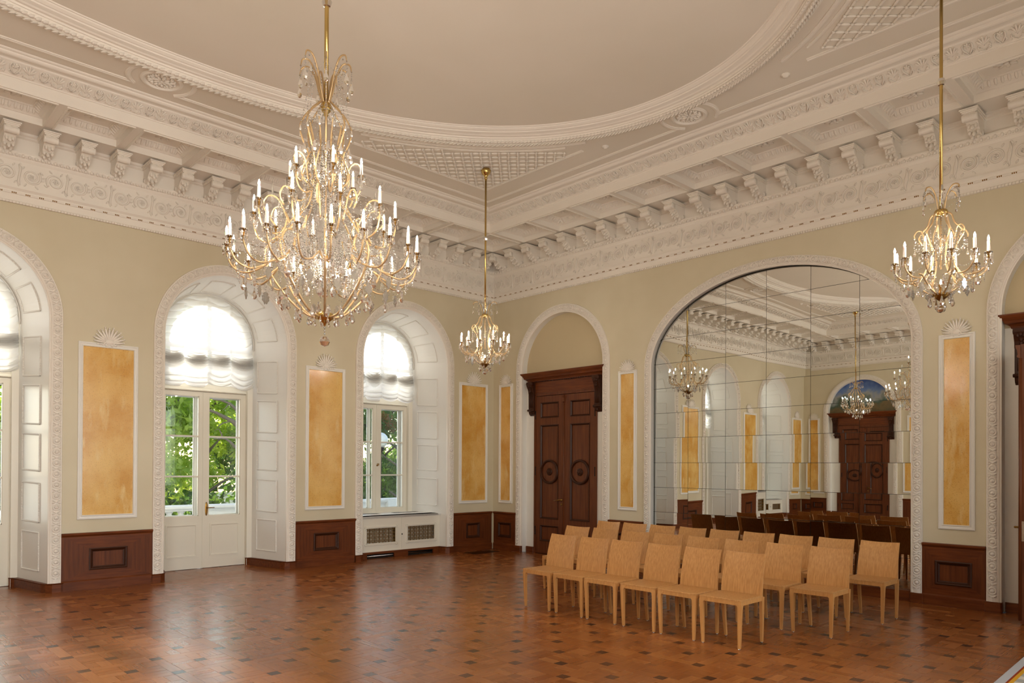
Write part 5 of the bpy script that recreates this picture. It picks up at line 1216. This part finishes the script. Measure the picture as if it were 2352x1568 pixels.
    tips = [candle_arm(root, 2*pi*i/12+.13, [(.18, 3.44), (.25, 3.43), (.315, 3.445), (.362, 3.495), (.375, 3.545)], zc, .0075, 5, None, i) for i in range(12)]
    mb = MB()
    for i in range(12): string(mb, tips[i]-Vector((0, 0, .03)), tips[(i+1) % 12]-Vector((0, 0, .03)), .06, .018, .007)
    for i in range(18):
        a = 2*pi*i/18; string(mb, rad(a, .21, 3.42-zc), rad(a, .08, 3.28-zc), .02, .018, .007); string(mb, rad(a, .11, 3.58-zc), rad(a+.1, .16, 3.84-zc), -.01, .02, .0065); 
        if i % 3 == 0: string(mb, rad(a, .05, 3.99-zc), rad(a, .06, 3.62-zc), 0, .021, .0065)
    stuff(mb.build('bead_strings', M['crystal'], root))
    for i in range(18):
        a = 2*pi*i/18; obj('crystal_pendant', DROP if i % 3 else DROPL, root, rad(a, .30, 3.41-zc), a); obj('crystal_pendant', DROP, root, rad(a+.1, .19, 3.36-zc), a)
        if i % 2: obj('crystal_pendant', DROPL if i % 4 == 1 else DROP, root, rad(a, .09, 3.265-zc), a); obj('leaf_pendant', LEAFP, root, rad(a, .25, 3.38-zc), a+1.57)
    return root
big_chandelier(-7.253, -5.943, 'largest crystal chandelier with tiers of lit candle bulbs, hanging at the room centre')
s1 = small_chandelier(-2.75, -2.82, 'small crystal chandelier of twelve candle bulbs hanging in the far room corner', 'small corner chandeliers')
for (x, y, rz, lab) in ((-2.86, -9.155, .35, 'small crystal chandelier at the right, hanging before the wall beside the mirror'), (-11.72, -2.80, .9, 'small crystal chandelier by the lunette door, seen only in the mirror')):
    c = copy_tree(s1); c.location = (x, y, CZ); c.rotation_euler = (0, 0, rz); c['label'] = lab

# ---------------------------------------------------------------- rug and floor grille
rug = thing(empty('rug', (-3.4, -9.69, 0), radians(1.2)), 'woven grey rug with red and yellow edge stripes at the lower right', 'rug')
for nm, a, b, m, hh in (('grey_border', 0, -.066, 'ruggrey', .010), ('red_stripe', -.066, -.082, 'rugred', .0105), ('yellow_stripe', -.082, -.112, 'rugyellow', .0105), ('field', -.112, -1.55, 'rug', .010)):
    mb = MB(); mb.box(-2.6, 2.2, b, a, .0005, hh, bev=.002); mb.build(nm, M[m], rug)
gr = thing(empty('floor_grille', (-.62, -.36, 0)), 'flat metal floor grille set into the parquet at the room corner', 'grille'); mb = MB(); mb.box(-.34, .34, -.16, .16, .0005, .003)
mb.build('frame', M['darkmetal'], gr)
mb = MB()
for i in range(18): mb.box(-.31+i*.036, -.31+i*.036+.014, -.13, .13, .003, .0045)
stuff(mb.build('bars', M['brassold'], gr))

# ---------------------------------------------------------------- outside: terrace, balustrade, lamp, trees
mb = MB(); mb.box(-40, 40, 1.07, 4.6, -.25, -.02); struct(mb.build('terrace_floor', M['stone']))
mb = MB(); mb.box(-60, 60, 4.6, 70, -1.6, -1.4); struct(mb.build('garden_ground', M['lawn']))
bal = thing(empty('balustrade', (-5.5, 4.2, 0)), 'pale stone terrace balustrade outside the glazed door and window', 'balustrade')
mb = MB(); mb.poly_extrude([(-.17, .80), (-.19, .82), (-.19, .85), (-.16, .875), (.16, .875), (.19, .85), (.19, .82), (.17, .80), (.13, .78), (.13, .76), (-.13, .76), (-.13, .78)], -14, 12, 'x'); mb.build('rail', M['stone'], bal)
mb = MB(); mb.box(-14, 12, -.15, .15, -.02, .16); mb.build('base', M['stone'], bal)
mb = MB(); mb.box(.98, 12, -.11, .11, .16, .76); mb.box(1.1, 2.9, -.13, -.11, .24, .66); mb.box(5.6, 6.2, -.24, .2, -.02, .885); mb.build('panel', M['stone'], bal)
_mb = MB(); _mb.lathe([(.05, .16), (.075, .16), (.075, .19), (.045, .22), (.06, .26), (.088, .34), (.092, .40), (.07, .50), (.045, .60), (.04, .65), (.06, .68), (.05, .71), (.075, .73), (.075, .76), (.05, .76)], 12); BALU = _mb.mesh('baluster', M['stone'])
for i in range(26): obj('baluster', BALU, bal, (.71-.23*i, 0, 0))
lamp = thing(empty('garden_lamp', (1.27, 6.1, -1.4)), 'white globe lamp on a dark post outside the right-hand window', 'lamp')
mb = MB(); mb.lathe([(.11, 0), (.11, .1), (.05, .2), (.04, 3.45), (.07, 3.5), (.12, 3.58), (.10, 3.62)], 12); mb.build('post', M['darkmetal'], lamp)
mb = MB(); mb.ell((0, 0, 3.82), [(.215, 0, 0), (0, .215, 0), (0, 0, .215)], 20, 12); mb.build('globe', M['globe'], lamp)
def tree(x, y, hgt, blobs, nleaf, m, label, cat='tree', size=.15, name='garden_tree', trunk=True):
    root = thing(empty(name, (x, y, -1.4)), label, cat, None); r = np.random.default_rng(int(abs(x*100)+abs(y*10)))
    if trunk:
        mb = MB(); mb.tube([(0, 0, 0), (.1, .05, hgt*.25), (-.05, .1, hgt*.5), (.05, 0, hgt*.8)], [.2, .16, .11, .05], 8)
        for i in range(7): a = i*2.4; z = hgt*(.25+.07*i); mb.tube([(0, 0, z), (.7*cos(a), .7*sin(a), z+.5), (1.5*cos(a), 1.5*sin(a), z+.9)], [.07, .045, .02], 5)
        mb.build('trunk', M['bark'], root)
    vs, tot = [], sum(b[3]**2 for b in blobs)
    for (bx, by, bz, br) in blobs:
        n = int(nleaf*br**2/tot); d = r.normal(size=(n, 3)); d /= np.linalg.norm(d, axis=1)[:, None]; rr = br*(r.random(n)**.33)*(1+.25*np.sin(d[:, 0]*9+d[:, 2]*7)); c = d*rr[:, None]*np.array([1, 1, .85])+np.array([bx, by, bz])
        u = r.normal(size=(n, 3)); u /= np.linalg.norm(u, axis=1)[:, None]; v = np.cross(u, r.normal(size=(n, 3))); v /= np.linalg.norm(v, axis=1)[:, None]; s = size*r.uniform(.5, 1.2, n)[:, None]
        vs.append(np.stack([c-u*s, c+v*s*.45, c+u*s, c-v*s*.45], 1).reshape(-1, 3))
    vs = np.concatenate(vs); me = bpy.data.meshes.new('foliage'); n = len(vs)//4; me.vertices.add(len(vs)); me.vertices.foreach_set('co', vs.astype(np.float32).ravel()); me.loops.add(n*4); me.loops.foreach_set('vertex_index', np.arange(n*4, dtype=np.int32)); me.polygons.add(n); me.polygons.foreach_set('loop_start', np.arange(0, n*4, 4, dtype=np.int32)); me.polygons.foreach_set('loop_total', np.full(n, 4, np.int32)); me.update(); me.materials.append(M[m])
    stuff(obj('foliage', me, root)); return root
def blobs(n, w, z0, z1, rmin, rmax, seed, dep=1.2):
    r = np.random.default_rng(seed); return [(r.uniform(-w, w), r.uniform(-dep, dep), r.uniform(z0, z1), r.uniform(rmin, rmax)) for _ in range(n)]
tree(-3.4, 12.5, 7, blobs(16, 1.9, 1.6, 7.6, .6, 1.0, 1), 11000, 'leaf', 'bright leafy tree seen through the left leaf of the glazed door', size=.13)
tree(-.9, 13.5, 8, blobs(16, 1.7, 1.6, 8.2, .6, 1.0, 2), 10000, 'leaf', 'leafy tree seen through the right leaf of the glazed door', size=.13)
tree(2.6, 14.5, 8, blobs(18, 1.9, 1.4, 8.0, .7, 1.1, 3), 10000, 'leafdark', 'dark green tree behind the globe lamp outside the window', size=.12)
tree(6.0, 13.5, 8, blobs(18, 2.0, 1.4, 8.0, .7, 1.1, 4), 10000, 'leafdark', 'dark tree with a few reddish leaves right of the globe lamp', size=.12)
tree(6.2, 11.6, 5, blobs(5, 1.2, 4.2, 5.6, .2, .4, 9), 500, 'leafred', 'sprays of reddish leaves outside the window', 'shrub', .10, 'red_leaved_shrub')
tree(-6.3, 15.0, 9, blobs(16, 1.7, 2.2, 9.4, .7, 1.1, 5), 8000, 'leaf', 'broad leafy tree left of the door view, hidden by the wall between the doors')
tree(5.0, 19.5, 8, blobs(26, 9.0, .6, 6.5, 1.3, 1.9, 6, .8), 14000, 'leafdark', 'long dark hedge closing the garden behind the trees', 'hedge', .22, 'tall_hedge', False)
br = thing(empty('bare_tree', (-1.1, 7.5, -1.4)), 'pale bare branches crossing the right leaf of the glazed door', 'tree')
def brn(pts, r0):
    mb = MB(); mb.tube([(x+1.1, y-7.5, z+1.4) for x, y, z in pts], [r0*(1-.75*i/(len(pts)-1)) for i in range(len(pts))], 6); mb.build('branch', M['bark'], br)
brn([(-1.1, 7.5, -1.4), (-1.15, 7.5, .6), (-1.45, 7.5, 1.9), (-1.85, 7.5, 2.4), (-2.25, 7.5, 2.77), (-2.36, 7.52, 2.85), (-2.61, 7.55, 2.97), (-2.75, 7.6, 3.05), (-3.0, 7.6, 3.12)], .11)
brn([(-1.45, 7.5, 1.9), (-1.9, 7.45, 2.75), (-2.25, 7.4, 3.11), (-2.36, 7.4, 3.2), (-2.48, 7.4, 3.29), (-2.7, 7.4, 3.36), (-2.9, 7.4, 3.36)], .07)
brn([(-1.3, 7.5, 1.4), (-1.8, 7.55, 1.8), (-2.26, 7.6, 2.2), (-2.37, 7.6, 2.31), (-2.47, 7.6, 2.37), (-2.6, 7.6, 2.39), (-2.8, 7.6, 2.36)], .055)
brn([(-2.36, 7.52, 2.85), (-2.59, 7.5, 2.78), (-2.70, 7.5, 2.70), (-2.75, 7.5, 2.65)], .022)
brn([(-2.6, 7.6, 2.39), (-2.58, 7.6, 2.48), (-2.63, 7.6, 2.57), (-2.67, 7.6, 2.63), (-2.78, 7.6, 2.58)], .024)
brn([(-2.48, 7.4, 3.29), (-2.56, 7.4, 3.18), (-2.66, 7.4, 3.1)], .02)
